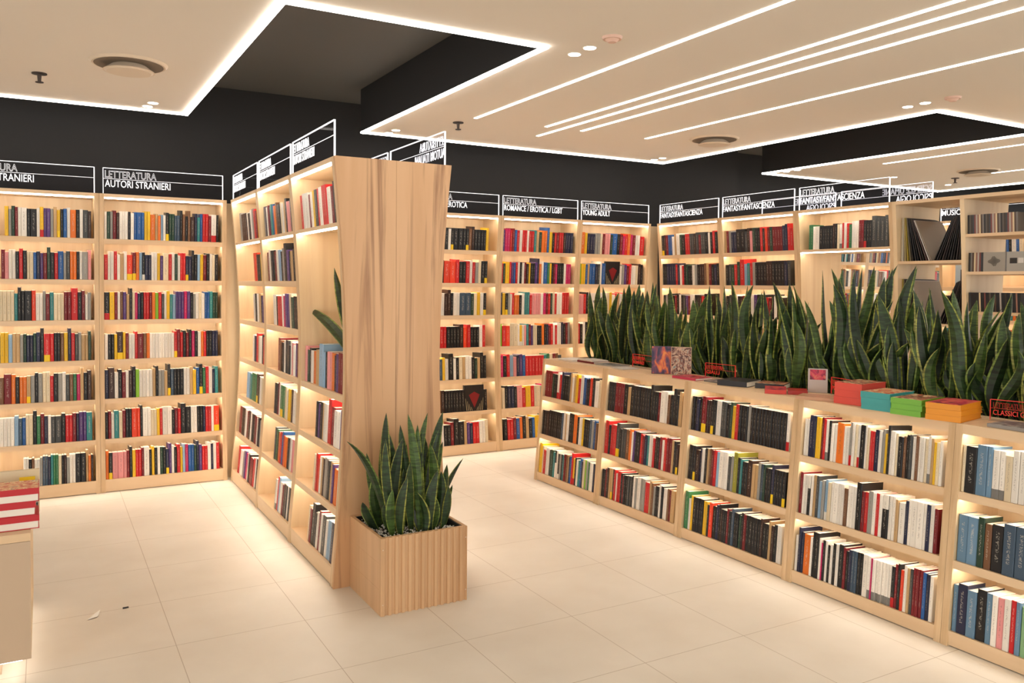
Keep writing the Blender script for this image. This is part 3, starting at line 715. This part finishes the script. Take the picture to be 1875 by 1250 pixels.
# individual books: the ones that show largest
N_FLAT = 33
CAND.sort(key=lambda b: -b['area'])
for b in CAND: b['w'] = max(b['w'], .006)
ind = [b for b in CAND if b['vis'] and b['unit'][0] in 'ABCDEFGHIK'][:300 - N_FLAT]
ids = set(id(b) for b in ind)
UN = {'K5': 'low case at right edge', 'K4': 'low case under coloured stacks', 'K3': 'low case under red flat book', 'K2': 'low case under face-out comics', 'K1': 'farthest low case',
      'C3': 'case beside end panel', 'C2': 'second case of middle row', 'C1': 'corner case of middle row', 'A': 'wall case at left edge', 'B': 'AUTORI STRANIERI wall case',
      'D': 'case behind end panel', 'E': 'ROMANCE wall case', 'F': 'YOUNG ADULT case', 'G': 'corner fantasy case', 'H': 'middle fantasy case', 'I': 'see-through fantasy case'}
ORD = 'first second third fourth fifth sixth seventh eighth ninth tenth eleventh twelfth thirteenth fourteenth fifteenth sixteenth seventeenth eighteenth nineteenth twentieth'.split()
def ordn(n):
    if n < 20: return ORD[n]
    tens = {20: 'twenty', 30: 'thirty', 40: 'forty', 50: 'fifty'}; n += 1
    t_, u_ = n // 10 * 10, n % 10
    return tens[t_] + '-' + ORD[u_ - 1] if u_ else {30: 'thirtieth', 40: 'fortieth', 50: 'fiftieth'}[t_]
def rown(b):
    if b['unit'][0] == 'K': return ('bottom', 'middle', 'top')[b['row'] - 1] + ' shelf'
    return ('bottom shelf', 'second shelf up', 'third shelf up', 'middle shelf', 'third shelf down', 'second shelf down', 'top shelf')[b['row'] - 1]
def look(b):
    q = b['q']; s = ''
    if q['tall']: s = 'tall '
    elif q['wide']: s = 'thick '
    elif q['thin']: s = 'thin '
    f = {'y': 'yellow-footed ', 'w': 'pale-footed ', 'r': 'red-footed ', None: ''}[q['foot']]
    if q['foot'] == 'w' and q['c'] == 'w': f = 'grey-footed '
    return s + f + NAME[q['c']] + ' book'
cnt = {}
def nb(b):
    if b['lft'] and b['rgt']:
        if b['lft'] == b['rgt']: return 'between two ' + NAME[b['lft']] + ' ones'
        return 'between ' + NAME[b['lft']] + ' and ' + NAME[b['rgt']] + ' ones'
    return 'at the left end' if not b['lft'] else 'at the right end'
for b in CAND:
    if b['unit'][0] != 'Z':
        k_ = (look(b), nb(b), b['unit'], b['row']); cnt[k_] = cnt.get(k_, 0) + 1
for b in ind:
    k_ = (look(b), nb(b), b['unit'], b['row'])
    lb = ' '.join((look(b), nb(b) + ',', rown(b) + ',', UN[b['unit']]))
    if cnt[k_] > 1 or len(lb.split()) > 16 or b['q']['c'] in (b['lft'], b['rgt']):
        lb = ' '.join((look(b) + ',', ordn(b['i']), 'from left,', rown(b) + ',', UN[b['unit']]))
    mb = MB(); book_geo(mb, b)
    o = mb.obj('book', M_BOOK)
    o.matrix_world = b['M'] @ Matrix.Translation((b['x'], b['y'], b['z'])) @ Matrix.Rotation(b['ang'], 4, 'X')
    tag(o, lb, 'book', GROUPS[b['unit'][0]])
    pb = MB(); page_geo(pb, b); pb.obj('page_block', M_BOOK, o)
mb = MB()
for b in CAND:
    if id(b) in ids: continue
    M = b['M'] @ Matrix.Translation((b['x'], b['y'], b['z'])) @ Matrix.Rotation(b['ang'], 4, 'X')
    book_geo(mb, b, M, full=False); page_geo(mb, b, M)
tag(mb.obj('shelved_books', M_BOOK), 'smaller and farther books standing in rows on all the other shelves', 'books', None, 'stuff')

# flat, stacked and face-out books
def flat_book(label, x, y, z, w_, d_, h_, cov, rz=0, page=(238, 232, 220), group='books displayed on the low bookcases', top=None, allcol=False, name='book'):
    t = thing(name, label, 'book', T(x, y, z, rz), group)
    cm = cov if not isinstance(cov, tuple) else mat('cover_' + str(cov[0]) + '_' + str(cov[1]) + '_' + str(cov[2]), cov, .4)
    e = .0022
    c = MB(); c.box(0, w_, 0, d_, 0, e); c.box(0, w_, 0, d_, h_ - e, h_); c.box(0, w_, 0, e, e, h_ - e)
    if allcol: c.box(0, e, e, d_, e, h_ - e)
    c.obj('cover', cm, t)
    MB().box(e if allcol else .003, w_ - .003, e, d_ - .003, e, h_ - e).obj('page_block', (cm if allcol else M_PAGE), t)
    if top: MB().box(.004, w_ - .004, .004, d_ - .004, h_, h_ + .0006).obj('cover_picture', top, t)
    return t
ART1 = art_mat('cover_art_grey', [(.35, (30, 30, 34)), (.5, (120, 120, 120)), (.62, (214, 205, 190))], (14, 14, 14))
ART2 = art_mat('cover_art_purple_orange', [(.36, (40, 30, 70)), (.48, (120, 60, 90)), (.56, (214, 96, 54)), (.66, (236, 150, 70))], (22, 22, 9), 1.2, 3)
ART3 = art_mat('cover_art_sepia', [(.38, (70, 36, 30)), (.48, (140, 90, 76)), (.56, (214, 180, 150)), (.66, (120, 130, 130))], (26, 26, 22), 2.5, 9)
ART4 = art_mat('cover_art_magenta', [(.4, (120, 30, 50)), (.5, (206, 40, 80)), (.6, (220, 110, 90))], (20, 20, 20), 1.2, 5)
ART5 = art_mat('cover_art_table', [(.4, (196, 60, 40)), (.5, (226, 170, 120)), (.6, (240, 220, 180)), (.68, (70, 60, 60))], (24, 24, 24), 2, 1)
ART6 = art_mat('cover_art_mixed', [(.4, (40, 60, 60)), (.5, (190, 90, 60)), (.6, (220, 200, 160))], (18, 18, 18), 2, 12)
zt = .931
W = WEST
# local x runs toward the camera (-Y), local y away (+X)
flat_book('white flat book lying on the far end of the low bookcases', 3.42, 5.30, zt, .20, .14, .012, (225, 222, 215), W)
flat_book('dark red book lying flat, lower one at far end of low bookcases', 3.46, 5.10, zt, .21, .145, .014, (120, 26, 36), W)
flat_book('pale book lying on the dark red one, far end of low bookcases', 3.462, 5.095, zt + .0145, .20, .14, .008, (214, 206, 196), W - .06)
flat_book('thin grey magazine lying flat near the far snake plants', 3.44, 4.84, zt, .2, .15, .007, (170, 166, 160), W + .1, top=ART1)
flat_book('thin pale magazine lying flat beside the first small red sign', 3.42, 4.60 + .02, zt, .15, .13, .006, (214, 208, 200), W - .1)
t1 = thing('comic_book', 'face-out comic with purple and orange cover standing on the low bookcases', 'book', T(3.43, 4.20, zt, -.72), 'face-out comics')
MB().box(0, .128, 0, .012, 0, .18).obj('cover', mat('comic_dark', (50, 44, 66), .35), t1); MB().box(.003, .125, -.0006, 0, .003, .177).obj('cover_picture', ART2, t1)
t1 = thing('comic_book', 'face-out comic with beige and brown figure cover, right of the purple one', 'book', T(3.50, 4.09, zt, -.80), 'face-out comics')
MB().box(0, .128, 0, .014, 0, .18).obj('cover', mat('comic_tan', (196, 168, 140), .35), t1); MB().box(.003, .125, -.0006, 0, .003, .177).obj('cover_picture', ART3, t1)
flat_book('magenta flat book in front of the beige face-out comic', 3.395, 3.955, zt, .20, .145, .014, (196, 60, 90), W + .05, top=ART4)
flat_book('grey thin flat book right of the magenta one', 3.44, 3.72, zt, .17, .14, .008, (120, 116, 112), W, top=ART1)
flat_book('thick white-paged flat book with dark cover before the red-framed sign', 3.385, 3.55, zt, .18, .20, .030, (40, 38, 44), W + .35)
flat_book('black flat book right of the thick white-paged book', 3.48, 3.35, zt, .16, .15, .028, (30, 28, 30), W + .5, top=ART6)
flat_book('red flat book with white pages on the third low bookcase', 3.345, 3.15, zt, .11, .18, .022, (206, 54, 40), W + .75, top=ART4)
flat_book('black and red flat book lying beside the red flat book', 3.43, 3.07, zt, .10, .13, .020, (170, 40, 36), W + .75)
flat_book('tan flat book before the POESIA/TEATRO sign', 3.33, 2.93, zt, .19, .135, .016, (198, 150, 116), W + .45, page=(200, 160, 120), allcol=True)
t1 = thing('comic_book', 'white and red face-out booklet half hidden among the leaves', 'book', T(3.60, 3.085, zt, -.9), 'face-out comics')
MB().box(0, .10, 0, .01, 0, .13).obj('cover', mat('booklet_white', (196, 186, 180), .4), t1); MB().box(.01, .09, -.0006, 0, .07, .125).obj('cover_picture', ART4, t1)
ST = 'colour-edged books in four stacks'
for cn, colr, x, y, nbk, hh, wy, dx, topm in (('coral red', (226, 84, 70), 3.395, 2.745, 3, .0345, .145, .215, ART6), ('teal', (70, 164, 164), 3.345, 2.555, 3, .0275, .145, .215, ART5),
                                         ('green', (120, 184, 66), 3.335, 2.392, 3, .0245, .14, .215, ART6), ('orange', (232, 150, 34), 3.34, 2.222, 3, .0245, .145, .23, ART4)):
    for k in range(nbk):
        wh = ('lowest', 'middle', 'topmost')[k]
        flat_book('%s %s-edged book of the %s stack on the low bookcase' % (wh, cn, cn), x + random.uniform(-.003, .003), y + random.uniform(-.003, .003), zt + k * (hh + .0004), wy, dx, hh, colr, W + (.12 if cn != 'orange' else .2) + random.uniform(-.02, .02),
                  group=ST, top=topm if k == nbk - 1 else None, allcol=True)
flat_book('grey flat book before the CLASSICI GRECI sign', 3.385, 1.98, zt, .2, .15, .014, (150, 146, 142), W, top=ART1)

# ------------------------------------------------------------------ records and CDs
RM_ = T(5.30, 3.83, 0, WEST)
reccol = [(200, 186, 160), (214, 206, 190), (190, 170, 120), (170, 150, 60), (120, 110, 90), (30, 30, 32), (50, 50, 54), (24, 24, 26), (70, 60, 60), (36, 34, 36), (90, 70, 70), (210, 205, 200), (26, 26, 28), (44, 40, 40)]
def record(label, x, z, ang, c, th=.006, group='records', front=.03, size=.31, up=0.0):
    M = RM_ @ Matrix.Translation((x, front + hour(z), z + up)) @ Matrix.Rotation(ang, 4, 'Y')
    t = thing('vinyl_record', label, 'record', M, group)
    MB().box(0, th, 0, size, 0, size).obj('sleeve', mat('sleeve', c, .35), t)
for s, (z, nl, nr, sh) in enumerate(((1.691, 13, 10, 'upper'), (1.254, 10, 7, 'lower'))):
    zmax = .31
    for k in range(nl):
        ang = -min(.42, max(0, k - 1) * .04) ; x = .034 + .012 + k * .0135 + .31 * 0
        ang2 = -ang
        # leaning back to the left upright: top shifts left
        x_b = .036 + k * .0095 + math.sin(-ang) * .0 + .31 * math.sin(abs(ang)) * .92
        record('sleeved record leaning left in the %s record bay of the rack' % sh, x_b, z + .001 + 0, -abs(ang), (150, 134, 118) if k == nl - 1 else reccol[(k + 3 * s) % 14], th=.005, group='records leaning left, %s bay' % sh)
    for k in range(nr):
        ang = .42 - k * .038
        x_b = RM - .015 - .006 - (nr - 1 - k) * .0085 - .31 * math.sin(ang) * 1.0 - .004
        record('dark sleeved record leaning right in the %s record bay of the rack' % sh, x_b - .003, z + .001, ang, reccol[(5 + k % 5)], th=.005, up=.003, group='records leaning right, %s bay' % sh)
def cd(label, x, z, c, y=.02, th=.0105, face=False, group='CDs', lean_=0):
    M = RM_ @ Matrix.Translation((x, y + hour(z), z + .0005)) @ Matrix.Rotation(lean_, 4, 'Y')
    t = thing('cd_case', label, 'CD case', M, group)
    if face:
        MB().box(0, .142, 0, .02, 0, .125).obj('case', mat('digipak', c, .4), t)
    else:
        MB().box(0, th, 0, .14, 0, .125).obj('case', mat('cd', c, .3), t)
    return t
cc = [(90, 84, 78), (120, 70, 66), (216, 196, 160), (40, 42, 46), (60, 64, 70), (150, 110, 96), (120, 116, 112), (60, 52, 46), (176, 168, 160), (84, 66, 56)]
for k in range(30):
    cd('thin CD case in the packed row on the uppermost CD shelf', RM + .022 + k * .0108, 1.861, cc[(k * 7 + 3) % 10], group='CDs on the uppermost CD shelf', lean_=-.04)
for k in range(8):
    cd('thin CD case left of the two face-out box sets', RM + .022 + k * .0115, 1.612, cc[(k * 3 + 3) % 10], group='CDs left of the face-out box sets')
c1 = cd('grey face-out box set with a dark crest on its front', RM + .118, 1.612, (158, 152, 142), face=True, group='face-out music boxes')
cr = MB()
for k in range(26):
    a = 2 * math.pi * k / 26; rr_ = .034 + .007 * math.cos(4 * a)
    cr.quad([(.071, -.0008, .066), (.071 + rr_ * math.cos(a), -.0008, .066 + rr_ * .8 * math.sin(a)), (.071 + rr_ * math.cos(a + .18), -.0008, .066 + rr_ * .8 * math.sin(a + .18))])
cr.obj('crest', mat('crest_ink', (96, 90, 82), .6), c1)
c2 = cd('grey face-out box set with two small photographs on its front', RM + .27, 1.612, (166, 162, 154), face=True, group='face-out music boxes')
MB().box(.02, .065, -.0008, 0, .05, .085).obj('photograph', mat('photo_dark', (44, 42, 40), .4), c2)
MB().box(.072, .105, -.0008, 0, .052, .085).obj('photograph', mat('photo_pale', (214, 210, 204), .4), c2)
for k in range(30):
    cd('thin dark CD case in the packed row on the third CD shelf', RM + .025 + k * .0113, 1.348, cc[(k * 3 + 4) % 10] if k % 3 == 0 else cc[3], group='CDs on the third CD shelf', lean_=-.06)
# magazine seen beyond the rack
t = thing('magazine', 'pale blue magazine with a dark figure, standing beyond the record rack', 'magazine', T(7.235, 4.57, 1.511, WEST))
MB().box(0, .14, .02, .028, 0, .22).obj('cover', mat('mag_blue', (170, 190, 204), .4), t)
MB().box(.05, .075, .0192, .02, .03, .16).obj('cover_picture', mat('mag_fig', (30, 34, 44), .4), t)

# ------------------------------------------------------------------ snake plants
GRN = [lin((58, 84, 38)), lin((48, 72, 36)), lin((72, 98, 44)), lin((40, 60, 32))]
YG = [lin((150, 160, 70)), lin((166, 168, 80)), lin((124, 146, 64))]
def leaf(mb, base, tip, wid, bend=(0, 0, 0), tw=0.0, face=0.0, seg=12, wavy=0.0, sd=None):
    base, tip, bend = Vector(base), Vector(tip), Vector(bend)
    g = random.choice(GRN); g = jit(g, .18); yg = jit(random.choice(YG), .15)
    ctr = (base + tip) / 2 + bend
    rings = []
    for k in range(seg + 1):
        s = k / seg
        p = base * (1 - s) ** 2 + ctr * 2 * s * (1 - s) + tip * s * s
        d = ((ctr - base) * (1 - s) + (tip - ctr) * s).normalized()
        a = face + tw * s
        side = Vector(sd) if sd else Vector((math.cos(a), math.sin(a), 0)); side = (side - d * side.dot(d)).normalized()
        nrm = d.cross(side)
        prof_ = (.34 + .66 * math.sin(min(1, s / .55) * math.pi / 2) ** 1.3) if s < .55 else max(0, math.cos((s - .55) / .45 * math.pi / 2)) ** .72
        hw = wid / 2 * prof_ + .0004
        p = p + side * wavy * math.sin(s * 2 * math.pi) * .6
        ring = []
        for u in (-1, -.8, 0, .8, 1):
            ring.append(p + side * hw * u + nrm * (hw * .42 * (u * u) - hw * .2))
        th = .0022 * (1 - .7 * s)
        ring2 = [q - nrm * (th if abs(u) < 1 else .0003) for q, u in zip(ring, (-1, -.8, 0, .8, 1))]
        rings.append((ring, ring2))
    for k in range(seg):
        for j in range(4):
            c = yg if j in (0, 3) else g
            a, b2 = rings[k][0], rings[k + 1][0]; mb.quad([a[j], a[j + 1], b2[j + 1], b2[j]], c)
            a, b2 = rings[k][1], rings[k + 1][1]; mb.quad([a[j + 1], a[j], b2[j], b2[j + 1]], c)
def plant_obj(mb, label, group, M=None):
    me = mb.mesh('leaves', M_LEAF)
    for p in me.polygons: p.use_smooth = True
    o = mk('snake_plant', me); return tag(o, label, 'plant', group)

rs = random.Random(21)
PL = [('snake plant at the far end of the trough, farthest from the camera', 5.30), ('snake plant second from the far end of the trough', 5.02), ('snake plant behind the thin grey magazine', 4.77),
      ('snake plant behind the first small red sign', 4.52), ('snake plant directly behind the face-out comics', 4.27), ('snake plant between the comics and the red-framed sign', 4.02),
      ('snake plant behind the red-framed sign', 3.77), ('snake plant behind the black flat book', 3.52), ('snake plant behind the red flat book', 3.28), ('snake plant behind the white and red booklet, tallest in view', 3.05),
      ('snake plant behind the POESIA/TEATRO sign', 2.83), ('snake plant behind the coral stack', 2.62), ('snake plant behind the teal and green stacks', 2.42), ('snake plant behind the orange stack', 2.22), ('snake plant behind the CLASSICI GRECI sign', 2.03), ('snake plant cut off by the right edge', 1.82), ('snake plant outside the picture edge at the near end of the trough', 1.6)]
for i, (lb, y) in enumerate(PL):
    mb = MB(); big = 1.14 if 9 <= i <= 10 else (1.0 if i < 9 else .97)
    nl = 22
    for k in range(nl):
        a = rs.uniform(0, 2 * math.pi); r = rs.uniform(.02, .115)
        bx_, by_ = 3.84 + r * math.cos(a) * 1.0, y + r * math.sin(a) * .9
        Lh = rs.choice((.36, .42, .48, .54, .60, .28, .34, .22)) * big * rs.uniform(.92, 1.06)
        sp = rs.uniform(.0, .20)
        tx, ty = bx_ + sp * math.cos(a) * .9 + rs.uniform(-.03, .03), by_ + sp * math.sin(a) * 1.1 + rs.uniform(-.03, .03)
        tx = max(3.73, tx)
        bnd = (rs.uniform(-.04, .04), rs.uniform(-.09, .09), rs.uniform(-.02, .04))
        tx = min(tx, 4.0)
        leaf(mb, (bx_, by_, .9015), (tx, ty, .90 + Lh), rs.uniform(.052, .08), bnd, rs.uniform(-1.1, 1.1), rs.uniform(-1.5, .3), wavy=rs.uniform(-.03, .03))
    plant_obj(mb, lb, 'snake plants in the long trough')

# square planter before the end panel
t = thing('planter_box', 'square wooden planter with fluted front standing before the end panel', 'planter', T(0, 0))
PX0, PX1, PY0, PY1, PH = 1.309, 1.742, 3.478, 3.905, .354
n = 13; fl = []
wv = (PX1 - PX0 - .012) / n
pts = [(PX0, PY0 + .022), (PX0, PY0 + .002)]
for k in range(n):
    x = PX0 + .006 + k * wv
    pts += [(x, PY0), (x + wv * .40, PY0), (x + wv * .55, PY0 + .008), (x + wv * .9, PY0 + .008)]
pts += [(PX1 - .004, PY0), (PX1, PY0 + .002), (PX1, PY0 + .022)]
mb = MB(); mb.prism(pts, 0, PH, 2); mb.obj('fluted_front', W_F, t)
sb_ = MB()
for z0, z1 in ((0, .118), (.1185, .236), (.2365, PH)): sb_.box(PX0, PX0 + .016, PY0 + .022, PY1, z0, z1)
sb_.obj('side_board', W_F, t)
sb_ = MB()
for z0, z1 in ((0, .118), (.1185, .236), (.2365, PH)): sb_.box(PX1 - .016, PX1, PY0 + .022, PY1, z0, z1)
sb_.obj('side_board', W_F, t)
MB().box(PX0 + .016, PX1 - .016, PY1 - .016, PY1, 0, PH).obj('back_board', W_F, t)
mb = MB(); zl = PH - .004
mb.box(PX0 + .016, PX0 + .022, PY0 + .022, PY1 - .016, .2, zl); mb.box(PX1 - .022, PX1 - .016, PY0 + .022, PY1 - .016, .2, zl)
mb.box(PX0 + .022, PX1 - .022, PY0 + .022, PY0 + .028, .2, zl); mb.box(PX0 + .022, PX1 - .022, PY1 - .022, PY1 - .016, .2, zl)
mb.box(PX0 + .022, PX1 - .022, PY0 + .028, PY1 - .022, .2, .318); mb.obj('black_liner', M_BLACK, t)
mb = MB()
for z in (.05, .30):
    for x in (PX0 + .010, PX1 - .008): mb.box(x - .002, x + .002, PY0 - .001, PY0 + .001, z, z + .004)
mb.obj('screw_heads', M_VENT, t)
mb = MB()
for k in range(900):
    x = random.uniform(PX0 + .03, PX1 - .03); y = random.uniform(PY0 + .035, PY1 - .03); z = .32 + random.uniform(0, .016); s = random.uniform(.004, .008)
    M = Matrix.Translation((x, y, z)) @ Matrix.Rotation(random.uniform(0, 3), 4, 'X') @ Matrix.Rotation(random.uniform(0, 3), 4, 'Z')
    P = [M @ Vector(q) for q in ((s, 0, 0), (-s, 0, 0), (0, s * .8, 0), (0, -s * .8, 0), (0, 0, s * .7), (0, 0, -s * .7))]
    for a, b2, c_ in ((0, 2, 4), (2, 1, 4), (1, 3, 4), (3, 0, 4), (2, 0, 5), (1, 2, 5), (3, 1, 5), (0, 3, 5)): mb.quad([P[a], P[b2], P[c_]])
tag(mb.obj('white_gravel', M_GRAV), 'white pebbles covering the soil of the square planter', 'gravel', None, 'stuff')
# leaves placed to follow the clump: (base x, base y, tip x, tip y, tip z, width, bend x, bend z)
LF = [[(1.46, 3.74, 1.417, 3.70, .885, .056, -.035, 0), (1.44, 3.62, 1.384, 3.62, .775, .046, -.04, 0), (1.42, 3.68, 1.203, 3.64, .777, .044, .05, .11), (1.44, 3.78, 1.341, 3.76, .688, .045, -.02, 0),
       (1.42, 3.60, 1.404, 3.58, .545, .044, -.03, 0), (1.45, 3.68, 1.486, 3.66, .766, .056, -.05, 0), (1.42, 3.75, 1.36, 3.70, .60, .05, -.04, 0), (1.47, 3.70, 1.43, 3.72, .80, .05, .03, 0), (1.40, 3.72, 1.30, 3.70, .47, .045, -.03, 0), (1.45, 3.58, 1.47, 3.56, .60, .05, -.05, 0)],
      [(1.55, 3.60, 1.503, 3.64, .882, .050, .03, 0), (1.53, 3.68, 1.549, 3.66, .628, .055, .04, 0), (1.54, 3.55, 1.516, 3.56, .525, .052, .06, 0), (1.57, 3.74, 1.60, 3.70, .783, .052, -.05, 0), (1.52, 3.73, 1.53, 3.72, .72, .05, -.03, 0),
       (1.56, 3.66, 1.58, 3.64, .70, .055, -.04, 0), (1.52, 3.62, 1.50, 3.6, .66, .05, -.02, 0), (1.58, 3.62, 1.57, 3.68, .82, .05, -.02, 0), (1.55, 3.78, 1.52, 3.80, .60, .05, .02, 0)],
      [(1.62, 3.70, 1.695, 3.66, .878, .060, -.04, 0), (1.60, 3.74, 1.631, 3.70, .870, .044, -.06, 0), (1.63, 3.62, 1.659, 3.60, .60, .05, .04, 0), (1.66, 3.68, 1.709, 3.64, .62, .045, .02, 0), (1.67, 3.72, 1.807, 3.66, .637, .032, -.03, .03),
       (1.64, 3.66, 1.60, 3.60, .74, .055, .04, 0), (1.60, 3.60, 1.60, 3.55, .50, .05, .03, 0), (1.65, 3.75, 1.732, 3.74, .713, .05, -.02, 0), (1.61, 3.66, 1.68, 3.66, .80, .055, -.03, 0), (1.66, 3.60, 1.69, 3.58, .53, .045, .02, 0), (1.59, 3.56, 1.62, 3.55, .62, .055, -.05, 0)]]
for lf, lb in zip(LF, ('snake plant in the square planter with a long leaf arching left', 'snake plant in the middle of the square planter', 'snake plant in the square planter with a thin leaf arching right')):
    mb = MB()
    for bx_, by_, tx, ty, tz, wd, bdx, bdz in lf:
        leaf(mb, (bx_, by_, .295), (tx, ty, tz), wd, (bdx, 0, bdz), random.uniform(-.5, .5), -YAW + random.uniform(-.5, .5), 14)
        if random.random() < .6:
            leaf(mb, (bx_ + random.uniform(-.03, .03), by_ + .05, .295), (tx * .6 + bx_ * .4 + random.uniform(-.03, .03), ty + .07, tz * random.uniform(.75, .95)), wd, (random.uniform(-.03, .03), 0, 0), random.uniform(-.8, .8), random.uniform(-1.4, .6), 12)
    plant_obj(mb, lb, 'snake plants in the square planter')
# plant in the niche
mb = MB()
NX = 1.44
leaf(mb, (1.43, 4.03, .99), (1.36, 4.883, 1.357), .062, (-.03, -.28, .10), 0, 0, 14, 0, (.19, -.07, .32))
leaf(mb, (1.43, 4.04, .99), (1.36, 4.332, 1.583), .055, (-.03, -.02, 0), .2, -.3)
leaf(mb, (1.44, 4.03, .99), (1.37, 4.284, 1.446), .055, (-.02, -.02, 0), .2, -.3)
leaf(mb, (1.44, 4.03, .99), (1.42, 4.12, 1.40), .05, (0, 0, 0), .2, -.4)
nt_ = plant_obj(mb, 'snake plant leaves poking into the open niche above the books', 'snake plant in the niche')
t = thing('plant_pot', 'small dark plant pot hidden behind the books in the niche', 'pot', T(1.44, 4.025, .9405 - .0))
MB().disc(0, 0, 0, .1, .032, .042).obj('pot', M_BLACK, t)

# ------------------------------------------------------------------ display table at the left
t = thing('display_table', 'low pale wooden display table at the left edge, lit underneath', 'table', T(0, 0))
tx1, ty0, ty1, tx0 = -.05, 3.553, 4.35, -1.3
MB().box(tx0, tx1, ty0, ty0 + .02, .08, .525).obj('front_panel', M_TABLE, t)
MB().box(tx1 - .02, tx1, ty0 + .02, ty1, .08, .525).obj('side_panel', W_V, t)
MB().box(tx0, tx1 + .001, ty0 - .003, ty1, .527, .557).obj('table_top', W_H, t)
MB().box(tx0 + .08, tx1 - .10, ty0 + .10, ty1 - .06, 0, .08).obj('recessed_base', M_TABLE, t)
MB().box(tx0 + .02, tx1 - .03, ty0 + .03, ty0 + .045, .066, .078).obj('led_strip', M_LEDT, t)
MB().box(tx1 - .07, tx1 - .055, ty0 + .08, ty1 - .02, .066, .078).obj('led_strip', M_LEDT, t)
zz = .558
for k, wh in enumerate(('bottom', 'middle', 'top')):
    t1 = thing('book', '%s red-topped book of the stack on the display table' % wh, 'book', T(-.23 + (.0, -.012, .0)[k], 3.60 + (0, .006, .002)[k], zz, (.02, -.01, .0)[k]), 'red books stacked on the table')
    rd = mat('cover_red', (190, 30, 40), .4)
    c = MB(); c.box(0, .21, 0, .15, 0, .0025); c.box(0, .21, 0, .15, .028, .0515); c.obj('cover', rd, t1)
    MB().box(.004, .206, .003, .147, .0025, .028).obj('page_block', M_PAGE, t1)
    if k == 2: MB().box(.002, .208, .002, .148, .0515, .0522).obj('cover_picture', ART5, t1)
    zz += .052
t1 = thing('propped_book', 'cream and grey book standing behind the red stack on the table', 'book', T(-.36, 3.86, .558, 0))
MB().box(0, .34, 0, .02, 0, .175).obj('cover', mat('cream_cover', (226, 208, 172), .5), t1); MB().box(.0, .335, -.0008, 0, .02, .115).obj('cover_picture', ART1, t1)
t1 = thing('price_tag', 'yellow price tag on the book at the left edge', 'tag', T(-.09, 3.845, .668, 0)); 
MB().box(0, .055, 0, .004, 0, .04).obj('card', M_YEL, t1)

# litter on the floor
mb = MB(); mb.quad([(0.155, 4.06, .002), (.20, 4.075, .004), (.212, 4.10, .026), (.18, 4.09, .012)]); mb.quad([(0.155, 4.06, .0), (.18, 4.09, .0), (.205, 4.10, .0), (.20, 4.075, .0)])
tag(mb.obj('paper_scrap', M_PAGE), 'torn white paper scrap lying on the floor tiles', 'litter')
mb = MB(); mb.box(.305, .322, 4.127, 4.133, 0, .006); mb.box(.322, .330, 4.129, 4.140, 0, .004)
tag(mb.obj('debris', M_BLACK), 'tiny black scrap on the floor beside the paper', 'litter')
